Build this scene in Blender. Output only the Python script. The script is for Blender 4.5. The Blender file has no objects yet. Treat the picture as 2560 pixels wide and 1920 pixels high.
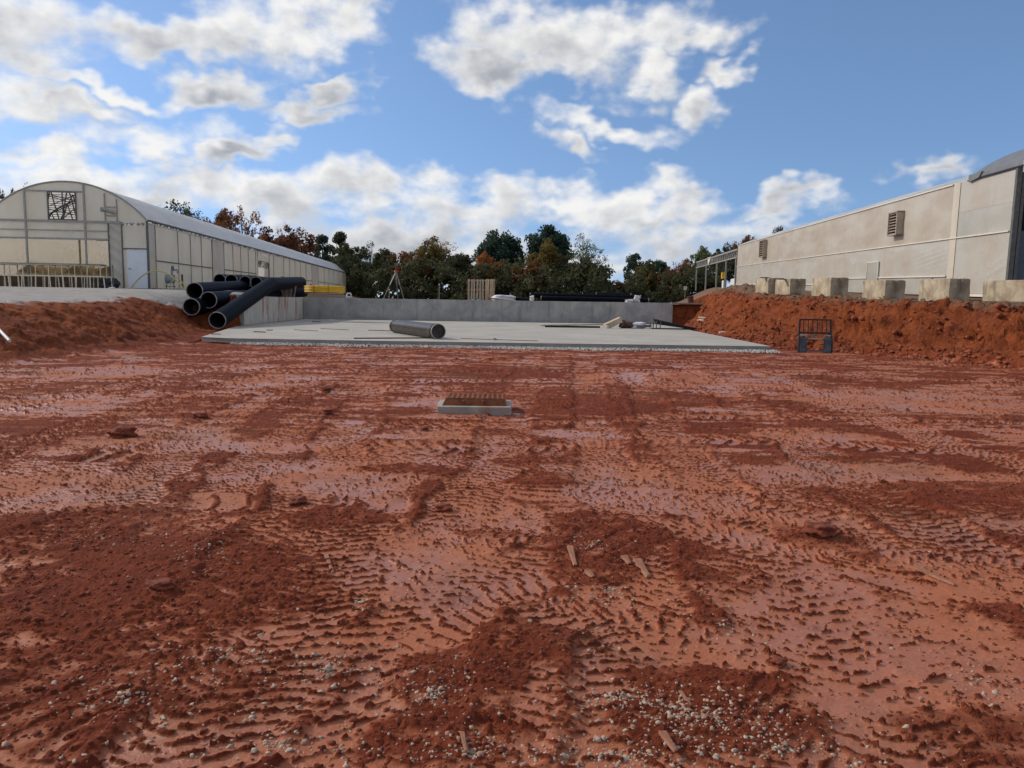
import bpy, math, random
import numpy as np
from mathutils import Vector, Matrix

S = bpy.context.scene
COL = S.collection
R = math.radians

# ------------------------------------------------------------------ camera
FPX = 1900.0
CAM = Vector((0.0, 0.0, 1.6))
PITCH, ROLL = R(6.25), R(0.85)
CM = Matrix.Rotation(math.pi / 2 - PITCH, 3, 'X') @ Matrix.Rotation(ROLL, 3, 'Z')
cd = bpy.data.cameras.new('camera')
cd.sensor_width = 36.0
cd.lens = 36.0 * FPX / 2560.0
cd.clip_start = 0.1
cd.clip_end = 6000.0
cam = bpy.data.objects.new('camera', cd)
cam.matrix_world = Matrix.Translation(CAM) @ CM.to_4x4()
COL.objects.link(cam)
S.camera = cam


def ray(px, py):
    return CM @ Vector(((px - 1280) / FPX, -(py - 960) / FPX, -1.0))


def at(px, py, Y):
    d = ray(px, py)
    return CAM + d * (Y / d.y)


def onz(px, py, z=0.0):
    d = ray(px, py)
    return CAM + d * ((z - CAM.z) / d.z)


# ------------------------------------------------------------------ light
SUN_AZ, SUN_EL = R(-70), R(33)          # left of the view, a little beyond the scene
sun_dir = Vector((math.sin(SUN_AZ) * math.cos(SUN_EL), math.cos(SUN_AZ) * math.cos(SUN_EL), math.sin(SUN_EL)))
sl = bpy.data.lights.new('sun', 'SUN')
sl.energy = 2.7
sl.angle = R(2.0)
sl.color = (1.0, 0.90, 0.76)
so = bpy.data.objects.new('sun', sl)
so.rotation_euler = (-sun_dir).to_track_quat('-Z', 'Y').to_euler()
so.location = (-40, 20, 40)
COL.objects.link(so)
S.view_settings.view_transform = 'Standard'
S.view_settings.look = 'None'
S.view_settings.exposure = 0.06
S.view_settings.gamma = 1.0
S.view_settings.use_curve_mapping = False
S.cycles.use_denoising = True
S.cycles.max_bounces = 8
S.cycles.diffuse_bounces = 5
S.cycles.glossy_bounces = 3
S.cycles.transmission_bounces = 6
S.cycles.transparent_max_bounces = 12
S.cycles.caustics_reflective = False
S.cycles.caustics_refractive = False


# ------------------------------------------------------------------ node helpers
class NT:
    def __init__(s, tree):
        s.t = tree
        s.n = tree.nodes
        s.l = tree.links

    def new(s, typ, **kw):
        n = s.n.new(typ)
        for k, v in kw.items():
            setattr(n, k, v)
        return n

    def put(s, sock, v):
        if isinstance(v, bpy.types.NodeSocket):
            s.l.new(v, sock)
        elif isinstance(v, (tuple, list)) and len(v) == 3 and len(getattr(sock, 'default_value', (0, 0, 0))) == 4:
            sock.default_value = (*v, 1.0)
        else:
            sock.default_value = v

    def math(s, op, a, b=None, c=None, clamp=False):
        n = s.new('ShaderNodeMath', operation=op, use_clamp=clamp)
        s.put(n.inputs[0], a)
        if b is not None:
            s.put(n.inputs[1], b)
        if c is not None:
            s.put(n.inputs[2], c)
        return n.outputs[0]

    def vmath(s, op, a, b=None, out=0):
        n = s.new('ShaderNodeVectorMath', operation=op)
        s.put(n.inputs[0], a)
        if b is not None:
            if op == 'SCALE':
                s.put(n.inputs[3], b)
            else:
                s.put(n.inputs[1], b)
        return n.outputs[out]

    def mix(s, f, a, b, blend='MIX'):
        n = s.new('ShaderNodeMix', data_type='RGBA', blend_type=blend)
        s.put(n.inputs[0], f)
        s.put(n.inputs[6], a)
        s.put(n.inputs[7], b)
        return n.outputs[2]

    def noise(s, vec, scale, detail=4.0, rough=0.55, color=False, dist=0.0, dim='3D'):
        n = s.new('ShaderNodeTexNoise', noise_dimensions=dim)
        if vec is not None:
            s.l.new(vec, n.inputs['Vector'])
        n.inputs['Scale'].default_value = scale
        n.inputs['Detail'].default_value = detail
        n.inputs['Roughness'].default_value = rough
        n.inputs['Distortion'].default_value = dist
        return n.outputs['Color' if color else 'Fac']

    def step(s, v, lo, hi, smooth=True, a=0.0, b=1.0):
        n = s.new('ShaderNodeMapRange', interpolation_type='SMOOTHSTEP' if smooth else 'LINEAR')
        s.put(n.inputs[0], v)
        n.inputs[1].default_value = lo
        n.inputs[2].default_value = hi
        n.inputs[3].default_value = a
        n.inputs[4].default_value = b
        return n.outputs[0]

    def scaled(s, vec, sc):
        m = s.new('ShaderNodeMapping')
        s.l.new(vec, m.inputs[0])
        m.inputs['Scale'].default_value = sc
        return m.outputs[0]

    def bump(s, h, strength=0.5, dist=0.02):
        n = s.new('ShaderNodeBump')
        n.inputs['Strength'].default_value = strength
        n.inputs['Distance'].default_value = dist
        s.put(n.inputs['Height'], h)
        return n.outputs[0]


# ------------------------------------------------------------------ sky
def az_el(px, py):
    d = ray(px, py).normalized()
    return math.atan2(d.x, d.y), math.asin(d.z)


K = 2560.0 / 2212.0
BLOBS = [  # cumulus seen in the sky: centre, half width, half height (view units), tilt
    (30, 75, 150, 90, 0), (-150, 100, 200, 100, 0), (380, 100, 190, 44, 5), (620, 62, 180, 66, 12), (745, 30, 90, 52, 20),
    (215, 188, 150, 26, -3), (130, 238, 185, 36, -2), (470, 195, 115, 38, 10), (680, 225, 110, 30, 10), (715, 178, 70, 20, 15),
    (310, 300, 190, 48, 6), (600, 303, 70, 30, 18), (520, 345, 150, 24, 10), (40, 335, 110, 42, -5), (110, 385, 170, 40, 0),
    (480, 402, 84, 40, 0), (600, 440, 170, 56, 0), (800, 425, 150, 56, 0), (905, 400, 100, 46, 0), (1000, 452, 170, 52, -6),
    (1190, 435, 150, 50, 3), (1375, 425, 100, 44, 0), (1460, 462, 100, 40, -4), (900, 555, 760, 92, 0), (230, 430, 280, 55, 0),
    (1670, 478, 90, 36, 6), (1730, 445, 70, 32, 10), (2050, 392, 64, 34, 0),
    (1170, 75, 190, 72, -20), (1100, 135, 190, 42, -10), (1340, 60, 190, 66, 0), (1480, 90, 110, 34, 8), (1390, 155, 86, 44, -15),
    (1570, 143, 48, 24, -5), (1535, 215, 50, 42, -20), (1300, 262, 150, 28, -8), (1200, 305, 70, 28, -18),
]
MAIN = [(30, 75, 150, 90, 0), (520, 75, 300, 75, 8), (215, 188, 150, 26, -3), (130, 238, 185, 36, -2), (310, 310, 210, 60, 6), (110, 380, 170, 50, 0),
        (600, 440, 200, 60, 0), (870, 420, 190, 70, 0), (1190, 440, 190, 60, 0), (1410, 440, 130, 55, 0), (1240, 80, 290, 85, -8), (1390, 155, 86, 44, -15), (1535, 215, 50, 42, -20), (1280, 275, 150, 40, -10)]


def blob_field(t, q, blobs, k_smooth):
    cur = None
    for (cx, cy, rx, ry, tilt) in blobs:
        a, e = az_el(cx * K, cy * K)
        k = K / FPX * math.cos(a)
        c, sn = math.cos(R(tilt)), math.sin(R(tilt))
        u = t.vmath('DOT_PRODUCT', q, (c / (rx * k), sn / (rx * k), -(a * c + e * sn) / (rx * k)), out=1)
        v = t.vmath('DOT_PRODUCT', q, (-sn / (ry * k), c / (ry * k), (a * sn - e * c) / (ry * k)), out=1)
        ln = t.math('MULTIPLY_ADD', u, u, t.math('MULTIPLY', v, v))
        cur = ln if cur is None else t.math('SMOOTH_MIN', cur, ln, k_smooth)
    return t.math('SQRT', t.math('MAXIMUM', cur, 0.0))


def make_world():
    w = bpy.data.worlds.new('World')
    S.world = w
    w.use_nodes = True
    w.cycles.sampling_method = 'NONE'
    t = NT(w.node_tree)
    t.n.clear()
    out = t.new('ShaderNodeOutputWorld')
    bg = t.new('ShaderNodeBackground')
    STR = 0.15
    bg.inputs['Strength'].default_value = STR
    sky = t.new('ShaderNodeTexSky', sky_type='NISHITA')
    sky.sun_disc = False
    sky.sun_elevation = SUN_EL
    sky.sun_rotation = SUN_AZ
    sky.altitude = 200
    sky.air_density = 1.0
    sky.dust_density = 0.5
    sky.ozone_density = 4.0
    tc = t.new('ShaderNodeTexCoord')
    # the lowest degrees of the model sky are brownish; read it a little higher up
    sv = t.vmath('ADD', t.vmath('MULTIPLY', tc.outputs['Generated'], (1, 1, 0.9)), (0, 0, 0.16))
    t.l.new(t.vmath('NORMALIZE', sv), sky.inputs['Vector'])
    sx = t.new('ShaderNodeSeparateXYZ')
    t.l.new(tc.outputs['Generated'], sx.inputs[0])
    az = t.math('ARCTAN2', sx.outputs[0], sx.outputs[1])
    el = t.math('ARCSINE', sx.outputs[2])
    cb = t.new('ShaderNodeCombineXYZ')
    t.l.new(az, cb.inputs[0])
    t.l.new(el, cb.inputs[1])
    p = cb.outputs[0]
    ps = t.scaled(p, (1, 1.5, 1))
    w1 = t.noise(ps, 5.5, 1.0, 0.5, color=True, dim='2D')
    w2 = t.noise(ps, 22.0, 2.0, 0.6, color=True, dim='2D')
    o1 = t.vmath('SCALE', t.vmath('SUBTRACT', w1, (0.5, 0.5, 0.5)), 0.08)
    o2 = t.vmath('SCALE', t.vmath('SUBTRACT', w2, (0.5, 0.5, 0.5)), 0.05)
    q = t.vmath('ADD', t.vmath('ADD', p, o1), o2)
    q = t.vmath('ADD', t.vmath('MULTIPLY', q, (1.0, 1.0, 0.0)), (0.0, 0.0, 1.0))
    fb = t.noise(ps, 12.0, 7.0, 0.54, dim='2D')
    fb2 = t.noise(t.vmath('ADD', ps, (-0.011, 0.014, 0)), 12.0, 4.0, 0.54, dim='2D')
    d = t.math('SUBTRACT', 1.28, blob_field(t, q, BLOBS, 0.55))
    m1 = blob_field(t, q, MAIN, 0.5)
    m2 = blob_field(t, t.vmath('ADD', q, (-0.012, 0.016, 0)), MAIN, 0.5)
    # the rest of the sky carries the same kind of broken cumulus
    side = t.math('MAXIMUM', t.step(t.math('ABSOLUTE', az), 0.70, 0.85), t.step(el, 0.42, 0.54))
    gen = t.math('MULTIPLY_ADD', t.noise(ps, 3.0, 2.0, 0.5, dim='2D'), 5.0, -2.05)
    gen = t.math('ADD', gen, t.math('MULTIPLY_ADD', side, 4.0, -4.0))
    d = t.math('MINIMUM', t.math('MAXIMUM', t.math('MAXIMUM', d, gen), -1.0), 1.1)
    D = t.math('MULTIPLY_ADD', t.math('SUBTRACT', fb, 0.5), 1.9, d)
    alpha = t.step(D, 0.0, 1.0)
    slope = t.math('ADD', t.math('MULTIPLY', t.math('SUBTRACT', fb, fb2), 2.2), t.math('MULTIPLY', t.math('MINIMUM', t.math('SUBTRACT', m2, m1), 0.5), 0.55))
    lit = t.math('ADD', slope, 0.45, clamp=True)
    big = t.noise(ps, 6.0, 2.0, 0.5, dim='2D')
    shade = t.math('MULTIPLY', t.step(D, 0.45, 1.5), t.step(big, 0.30, 0.68, a=0.25, b=0.95))
    v = t.math('SUBTRACT', t.math('MULTIPLY_ADD', lit, 0.80, 0.50), t.math('MULTIPLY', shade, 0.72), clamp=True)
    ccol = t.mix(v, (0.38 / STR, 0.40 / STR, 0.44 / STR), (0.90 / STR, 0.89 / STR, 0.87 / STR))
    col = t.mix(t.math('MULTIPLY', alpha, 0.97), sky.outputs[0], ccol)
    t.l.new(col, bg.inputs[0])
    t.l.new(bg.outputs[0], out.inputs[0])


make_world()


# ------------------------------------------------------------------ materials
def mat(name, base, rough=0.8, var=0.25, scale=6.0, bump=0.0, bscale=None, metal=0.0, spec=0.4, col2=None, stretch=(1, 1, 1),
        trans=0.0, bdist=0.02, detail=5.0, lo=0.35, hi=0.65):
    m = bpy.data.materials.new(name)
    m.use_nodes = True
    t = NT(m.node_tree)
    b = t.n['Principled BSDF']
    out = t.n['Material Output']
    tc = t.new('ShaderNodeTexCoord')
    vec = t.scaled(tc.outputs['Object'], stretch)
    nz = t.noise(vec, scale, detail, 0.6)
    if col2 is None:
        c1 = tuple(x * (1 - var) for x in base)
        c2 = tuple(min(1, x * (1 + var)) for x in base)
    else:
        c1, c2 = base, col2
    col = t.mix(t.step(nz, lo, hi), c1, c2)
    fine = t.noise(vec, scale * 9, 3.0, 0.6)
    col = t.mix(0.35, col, t.mix(fine, tuple(x * 0.55 for x in base), tuple(min(1, x * 1.45) for x in base)))
    t.l.new(col, b.inputs['Base Color'])
    b.inputs['Roughness'].default_value = rough
    b.inputs['Metallic'].default_value = metal
    b.inputs['Specular IOR Level'].default_value = spec
    if bump:
        t.l.new(t.bump(t.noise(vec, bscale or scale * 4, 6.0, 0.65), bump, bdist), b.inputs['Normal'])
    if trans:
        tr = t.new('ShaderNodeBsdfTranslucent')
        t.l.new(col, tr.inputs[0])
        mx = t.new('ShaderNodeMixShader')
        mx.inputs[0].default_value = trans
        t.l.new(b.outputs[0], mx.inputs[1])
        t.l.new(tr.outputs[0], mx.inputs[2])
        t.l.new(mx.outputs[0], out.inputs[0])
    return m


def film(name, base, clear=0.0, trans=0.5, rough=0.35, stain=None, stretch=(1, 1, 0.35), bump=0.25, bscale=3.0):
    m = bpy.data.materials.new(name)
    m.use_nodes = True
    t = NT(m.node_tree)
    b = t.n['Principled BSDF']
    out = t.n['Material Output']
    tc = t.new('ShaderNodeTexCoord')
    vec = t.scaled(tc.outputs['Object'], stretch)
    nz = t.noise(vec, 0.9, 5.0, 0.6)
    col = t.mix(t.step(nz, 0.3, 0.7), base, stain or tuple(x * 0.85 for x in base))
    sp = t.noise(vec, 14.0, 5.0, 0.7)
    col = t.mix(t.step(sp, 0.60, 0.75, b=0.35), col, tuple(x * 0.6 for x in base))
    t.l.new(col, b.inputs['Base Color'])
    b.inputs['Roughness'].default_value = rough
    b.inputs['Specular IOR Level'].default_value = 0.4
    bn = t.bump(t.noise(tc.outputs['Object'], bscale, 4.0, 0.5, dist=0.6), bump, 0.05)
    t.l.new(bn, b.inputs['Normal'])
    tr = t.new('ShaderNodeBsdfTranslucent')
    t.l.new(col, tr.inputs[0])
    mx = t.new('ShaderNodeMixShader')
    mx.inputs[0].default_value = trans
    t.l.new(b.outputs[0], mx.inputs[1])
    t.l.new(tr.outputs[0], mx.inputs[2])
    last = mx.outputs[0]
    if clear:
        tp = t.new('ShaderNodeBsdfTransparent')
        m2 = t.new('ShaderNodeMixShader')
        m2.inputs[0].default_value = clear
        t.l.new(last, m2.inputs[1])
        t.l.new(tp.outputs[0], m2.inputs[2])
        last = m2.outputs[0]
    t.l.new(last, out.inputs[0])
    return m


def concrete(name, c1, c2, streak=0.4, rust=0.0, scale=1.2, smear=0.0):
    m = bpy.data.materials.new(name)
    m.use_nodes = True
    t = NT(m.node_tree)
    b = t.n['Principled BSDF']
    tc = t.new('ShaderNodeTexCoord')
    vec = tc.outputs['Object']
    big = t.noise(vec, scale, 6.0, 0.62, dist=0.5)
    col = t.mix(t.step(big, 0.32, 0.68), c1, c2)
    st = t.noise(t.scaled(vec, (2.2, 2.2, 0.25)), 1.6, 5.0, 0.6)
    col = t.mix(t.step(st, 0.5, 0.75, b=streak), col, tuple(x * 0.62 for x in c1))
    fine = t.noise(vec, 45.0, 4.0, 0.7)
    col = t.mix(t.step(fine, 0.35, 0.75, b=0.22), col, tuple(x * 0.5 for x in c1))
    if rust:
        rn = t.noise(t.scaled(vec, (1.3, 1.3, 0.3)), 1.1, 5.0, 0.6)
        col = t.mix(t.step(rn, 0.52, 0.66, b=rust), col, (0.30, 0.12, 0.055))
    if smear:
        sm_ = t.noise(t.scaled(vec, (0.5, 2.2, 1)), 0.9, 7.0, 0.7, dist=0.8)
        col = t.mix(t.step(sm_, 0.52, 0.74, b=smear), col, (0.33, 0.19, 0.11))
        sk = t.noise(t.scaled(vec, (0.35, 6.0, 1)), 1.3, 6.0, 0.7)
        col = t.mix(t.step(sk, 0.58, 0.70, b=0.5), col, (0.30, 0.28, 0.25))
    t.l.new(col, b.inputs['Base Color'])
    b.inputs['Roughness'].default_value = 0.85
    b.inputs['Specular IOR Level'].default_value = 0.3
    t.l.new(t.bump(t.noise(vec, 25.0, 6.0, 0.7), 0.35, 0.02), b.inputs['Normal'])
    return m


M = {}
M['film'] = film('greenhouse_film', (0.96, 0.89, 0.74), trans=0.34, stain=(0.88, 0.79, 0.62))
M['roof_film'] = film('roof_film', (0.92, 0.90, 0.85), trans=0.36, clear=0.10, stain=(0.84, 0.82, 0.77), stretch=(1, 0.2, 1), bump=0.15)
M['clear_film'] = film('clear_film', (0.80, 0.60, 0.30), clear=0.60, trans=0.5, stain=(0.70, 0.48, 0.20), bump=0.1)
M['wrinkled'] = film('wrinkled_film', (0.74, 0.69, 0.60), trans=0.42, bump=0.5, bscale=4.0)
M['sheet_upper'] = film('sheet_upper', (0.57, 0.52, 0.435), trans=0.15, stain=(0.475, 0.395, 0.305), stretch=(1, 0.35, 0.8), bump=0.5, bscale=1.3)
M['sheet_lower'] = film('sheet_lower', (0.55, 0.535, 0.48), trans=0.15, stain=(0.52, 0.455, 0.375), stretch=(1, 0.6, 0.25), bump=0.6, bscale=1.5)
M['sheet_grey'] = film('sheet_grey', (0.47, 0.45, 0.39), trans=0.08, stain=(0.38, 0.365, 0.32), stretch=(1, 0.5, 0.7), bump=0.15, bscale=2.5)
M['tape'] = film('tape', (0.66, 0.58, 0.46), trans=0.08)
M['batten'] = mat('batten', (0.66, 0.62, 0.54), 0.6, 0.1)
M['galv'] = mat('galvanised', (0.36, 0.34, 0.30), 0.5, 0.2, 8, metal=0.35)
M['galv_dark'] = mat('dark_steel', (0.13, 0.125, 0.115), 0.55, 0.25, 8, metal=0.3)
M['truss'] = mat('truss_steel', (0.085, 0.070, 0.050), 0.6, 0.2, 5)
M['door_white'] = mat('white_door', (0.80, 0.82, 0.84), 0.5, 0.05, 2)
M['knee'] = mat('knee_wall', (0.14, 0.085, 0.05), 0.9, 0.35, 3)
M['conc'] = concrete('wall_concrete', (0.31, 0.31, 0.295), (0.46, 0.445, 0.41), 0.6)
M['conc_wing'] = concrete('wing_concrete', (0.52, 0.48, 0.42), (0.60, 0.57, 0.51), 0.3, rust=0.8)
M['slab'] = concrete('slab_concrete', (0.37, 0.345, 0.30), (0.46, 0.43, 0.38), 0.15, scale=0.5, smear=0.5)
M['slab_edge'] = concrete('slab_edge', (0.27, 0.255, 0.23), (0.36, 0.34, 0.305), 0.2)
M['basin_conc'] = concrete('basin_concrete', (0.30, 0.27, 0.23), (0.42, 0.39, 0.345), 0.5, rust=0.6, scale=4)
M['block'] = concrete('block_concrete', (0.29, 0.235, 0.16), (0.52, 0.435, 0.31), 0.8, rust=0.5, scale=2.6)
M['rust'] = mat('rusty_iron', (0.19, 0.060, 0.024), 0.85, 0.4, 9, bump=0.4, col2=(0.34, 0.12, 0.045))
M['pipe'] = mat('black_pipe', (0.006, 0.007, 0.011), 0.55, 0.3, 3, bump=0.06, spec=0.04)
M['pipe_rim'] = mat('pipe_rim', (0.30, 0.29, 0.27), 0.6, 0.3, 6)
M['pipe_old'] = mat('worn_pipe', (0.016, 0.016, 0.016), 0.40, 0.5, 2.5, bump=0.25, col2=(0.065, 0.050, 0.038), spec=0.4)
M['yellow'] = mat('yellow_pipe', (0.72, 0.42, 0.02), 0.45, 0.12, 5)
M['hose'] = mat('pale_yellow_hose', (0.62, 0.47, 0.17), 0.5, 0.15, 5)
M['black'] = mat('black_paint', (0.018, 0.018, 0.020), 0.5, 0.4, 6, bump=0.1)
M['fork_plate'] = mat('fork_plate', (0.055, 0.065, 0.072), 0.38, 0.45, 5, metal=0.6, col2=(0.15, 0.15, 0.145))
M['wood'] = mat('weathered_wood', (0.50, 0.39, 0.27), 0.85, 0.3, 7, bump=0.3, stretch=(1, 1, 0.2))
M['wood_dark'] = mat('dark_wood', (0.085, 0.060, 0.045), 0.9, 0.35, 6, bump=0.3, stretch=(1, 1, 0.2))
M['wood_grey'] = mat('grey_wood', (0.30, 0.255, 0.21), 0.9, 0.3, 5, bump=0.3)
M['mudwood'] = mat('muddy_wood', (0.30, 0.13, 0.075), 0.85, 0.35, 9, bump=0.4)
M['straw'] = mat('dry_plants', (0.42, 0.27, 0.09), 0.9, 0.4, 6, bump=0.5, col2=(0.22, 0.16, 0.06))
M['white'] = mat('white_plastic', (0.72, 0.71, 0.69), 0.5, 0.1, 4, bump=0.25)
M['tarp'] = mat('white_tarp', (0.64, 0.64, 0.64), 0.6, 0.15, 3, bump=0.5)
M['dirty_tarp'] = mat('dirty_tarp', (0.46, 0.32, 0.24), 0.7, 0.3, 4, bump=0.5)
M['red'] = mat('red_paint', (0.45, 0.05, 0.035), 0.5, 0.15)
M['brown'] = mat('brown_plastic', (0.10, 0.035, 0.022), 0.6, 0.3)
M['green'] = mat('green_wrap', (0.10, 0.30, 0.18), 0.7, 0.3)
M['grey_top'] = mat('grey_tabletop', (0.24, 0.24, 0.225), 0.7, 0.2, 3)
M['rail'] = mat('pale_rail', (0.72, 0.62, 0.44), 0.6, 0.2, 6)
M['meter'] = mat('grey_meter', (0.25, 0.26, 0.27), 0.5, 0.2)
M['hood'] = mat('grey_hood', (0.20, 0.20, 0.20), 0.5, 0.15, 3, metal=0.3)
M['dark_room'] = mat('inside_black', (0.02, 0.02, 0.022), 0.9, 0.3)  # near-black for pipe bores, vent backs and the shed's painted-in interior shade
M['blue_door'] = mat('slate_door', (0.085, 0.10, 0.13), 0.6, 0.25, 3)
M['louvre'] = mat('louvre_shell', (0.36, 0.30, 0.24), 0.6, 0.2)
M['bark'] = mat('bark', (0.045, 0.035, 0.028), 0.9, 0.3, 4)
M['stone'] = mat('pale_stone', (0.45, 0.36, 0.27), 0.75, 0.35, 30, col2=(0.24, 0.085, 0.045), lo=0.40, hi=0.58, detail=2.0)
M['grey_stone'] = mat('crushed_stone', (0.47, 0.44, 0.39), 0.85, 0.45, 14)
M['bank_clod'] = mat('bank_clod', (0.21, 0.055, 0.022), 0.9, 0.4, 7, bump=0.5, col2=(0.32, 0.09, 0.032))
M['clod'] = mat('clay_clod', (0.19, 0.045, 0.020), 0.9, 0.4, 14, bump=0.5, bdist=0.01)
for nm, c in {'leaf_dark': (0.036, 0.038, 0.018), 'leaf_blue': (0.022, 0.038, 0.026), 'leaf_olive': (0.12, 0.085, 0.024), 'leaf_rust': (0.17, 0.072, 0.030),
              'leaf_orange': (0.27, 0.10, 0.030), 'leaf_brown': (0.16, 0.070, 0.026), 'leaf_red': (0.115, 0.048, 0.026), 'leaf_green': (0.065, 0.08, 0.026)}.items():
    M[nm] = mat(nm, tuple(v * (2.3 if nm in ('leaf_dark', 'leaf_blue', 'leaf_green') else 1.45) for v in c), 0.75, 0.5, 0.55, trans=0.38, spec=0.2)


# ------------------------------------------------------------------ object helpers
def tag(o, label=None, cat=None, group=None, kind=None):
    if label:
        o['label'] = label
    if cat:
        o['category'] = cat
    if group:
        o['group'] = group
    if kind:
        o['kind'] = kind
    return o


def empty(name, loc, rz=0.0, rx=0.0):
    o = bpy.data.objects.new(name, None)
    o.location = loc
    o.rotation_euler = (rx, 0, rz)
    o.empty_display_size = 0.2
    COL.objects.link(o)
    return o


class MB:
    def __init__(s):
        s.v = []
        s.f = []

    def add(s, vs, fs):
        k = len(s.v)
        s.v += [tuple(v) for v in vs]
        s.f += [tuple(i + k for i in f) for f in fs]
        return s

    def box(s, c, size, rot=None):
        c = Vector(c)
        h = Vector(size) * 0.5
        vs = []
        for z in (-1, 1):
            for y in (-1, 1):
                for x in (-1, 1):
                    p = Vector((x * h.x, y * h.y, z * h.z))
                    if rot is not None:
                        p = rot @ p
                    vs.append(c + p)
        return s.add(vs, [(0, 2, 3, 1), (4, 5, 7, 6), (0, 1, 5, 4), (2, 6, 7, 3), (0, 4, 6, 2), (1, 3, 7, 5)])

    def bar(s, p, q, w, h=None, up=(0, 0, 1)):
        p, q = Vector(p), Vector(q)
        h = h or w
        d = (q - p)
        L = d.length
        d.normalize()
        u = Vector(up)
        if abs(d.dot(u)) > 0.98:
            u = Vector((0, 1, 0))
        x = d.cross(u).normalized()
        z = x.cross(d)
        rot = Matrix((x, d, z)).transposed()
        return s.box((p + q) * 0.5, (w, L, h), rot)

    def tube(s, p, q, r, n=10, r2=None, caps=True):
        return s.path([p, q], r, n, radii=[r, r2 if r2 is not None else r], caps=caps)

    def path(s, pts, r, n=8, closed=False, radii=None, caps=True):
        pts = [Vector(p) for p in pts]
        m = len(pts)
        k = len(s.v)
        prev = None
        for i, p in enumerate(pts):
            if closed:
                d = pts[(i + 1) % m] - pts[i - 1]
            else:
                d = pts[min(i + 1, m - 1)] - pts[max(i - 1, 0)]
            d.normalize()
            if prev is None:
                u = Vector((0, 0, 1)) if abs(d.z) < 0.9 else Vector((1, 0, 0))
                x = d.cross(u).normalized()
            else:
                x = (prev - d * prev.dot(d)).normalized()
            prev = x
            y = d.cross(x)
            rr = radii[i] if radii else r
            for j in range(n):
                a = 2 * math.pi * j / n
                s.v.append(tuple(p + (x * math.cos(a) + y * math.sin(a)) * rr))
        for i in range(m if closed else m - 1):
            a0 = k + i * n
            b0 = k + ((i + 1) % m) * n
            for j in range(n):
                s.f.append((a0 + j, a0 + (j + 1) % n, b0 + (j + 1) % n, b0 + j))
        if caps and not closed:
            s.f.append(tuple(k + j for j in range(n))[::-1])
            s.f.append(tuple(k + (m - 1) * n + j for j in range(n)))
        return s

    def poly(s, pts):
        return s.add(pts, [tuple(range(len(pts)))])

    def prism(s, pts, z0, z1):
        n = len(pts)
        vs = [(p[0], p[1], z0) for p in pts] + [(p[0], p[1], z1) for p in pts]
        fs = [tuple(range(n))[::-1], tuple(range(n, 2 * n))]
        fs += [(i, (i + 1) % n, n + (i + 1) % n, n + i) for i in range(n)]
        return s.add(vs, fs)

    def grid(s, fn, nu, nv):
        vs = [fn(i / nu, j / nv) for j in range(nv + 1) for i in range(nu + 1)]
        fs = [(j * (nu + 1) + i, j * (nu + 1) + i + 1, (j + 1) * (nu + 1) + i + 1, (j + 1) * (nu + 1) + i) for j in range(nv) for i in range(nu)]
        return s.add(vs, fs)

    def mesh(s, name, m, smooth=False):
        me = bpy.data.meshes.new(name)
        me.from_pydata(s.v, [], s.f)
        me.materials.append(m)
        if smooth:
            me.shade_smooth()
            me.set_sharp_from_angle(angle=R(38))
        me.update()
        return me

    def build(s, name, m, parent=None, smooth=False, bevel=0.0, loc=None, rz=0.0):
        o = bpy.data.objects.new(name, s.mesh(name, m, smooth))
        COL.objects.link(o)
        if parent is not None:
            o.parent = parent
        if loc is not None:
            o.location = loc
            o.rotation_euler = (0, 0, rz)
        if bevel:
            b = o.modifiers.new('bevel', 'BEVEL')
            b.width = bevel
            b.segments = 2
        return o


def np_mesh(name, verts, quads, m, smooth=False):
    me = bpy.data.meshes.new(name)
    verts = np.asarray(verts, np.float32)
    quads = np.asarray(quads, np.int32)
    k = quads.shape[1]
    me.vertices.add(len(verts))
    me.vertices.foreach_set('co', verts.ravel())
    me.loops.add(quads.size)
    me.loops.foreach_set('vertex_index', quads.ravel())
    me.polygons.add(len(quads))
    me.polygons.foreach_set('loop_start', np.arange(0, quads.size, k, dtype=np.int32))
    me.polygons.foreach_set('loop_total', np.full(len(quads), k, np.int32))
    me.materials.append(m)
    me.update(calc_edges=True)
    if smooth:
        me.shade_smooth()
    return me


# ------------------------------------------------------------------ noise in numpy
_rng = np.random.default_rng(7)
PERM = np.concatenate([_rng.permutation(256)] * 2).astype(np.int32)
_ga = _rng.random(256) * 2 * math.pi
GX, GY = np.cos(_ga).astype(np.float32), np.sin(_ga).astype(np.float32)
RND = _rng.random((4, 65536)).astype(np.float32)


def perlin(x, y, seed=0):
    x = np.asarray(x, np.float32) + seed * 17.31
    y = np.asarray(y, np.float32) + seed * 7.77
    xi = np.floor(x).astype(np.int32)
    yi = np.floor(y).astype(np.int32)
    xf = x - xi
    yf = y - yi
    u = xf * xf * xf * (xf * (xf * 6 - 15) + 10)
    v = yf * yf * yf * (yf * (yf * 6 - 15) + 10)
    xa, xb = xi & 255, (xi + 1) & 255
    ya, yb = yi & 255, (yi + 1) & 255

    def g(a, b, dx, dy):
        h = PERM[PERM[a] + b]
        return GX[h] * dx + GY[h] * dy
    n00 = g(xa, ya, xf, yf)
    n10 = g(xb, ya, xf - 1, yf)
    n01 = g(xa, yb, xf, yf - 1)
    n11 = g(xb, yb, xf - 1, yf - 1)
    a = n00 + u * (n10 - n00)
    b = n01 + u * (n11 - n01)
    return (a + v * (b - a)) * 1.41


def fbm(x, y, octv=4, seed=0, gain=0.5):
    s = 0.0
    a = 1.0
    tot = 0.0
    for i in range(octv):
        s = s + a * perlin(x * 2 ** i, y * 2 ** i, seed + i * 3)
        tot += a
        a *= gain
    return s / tot


def sstep(a, b, x):
    t = np.clip((x - a) / (b - a), 0, 1)
    return t * t * (3 - 2 * t)


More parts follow.
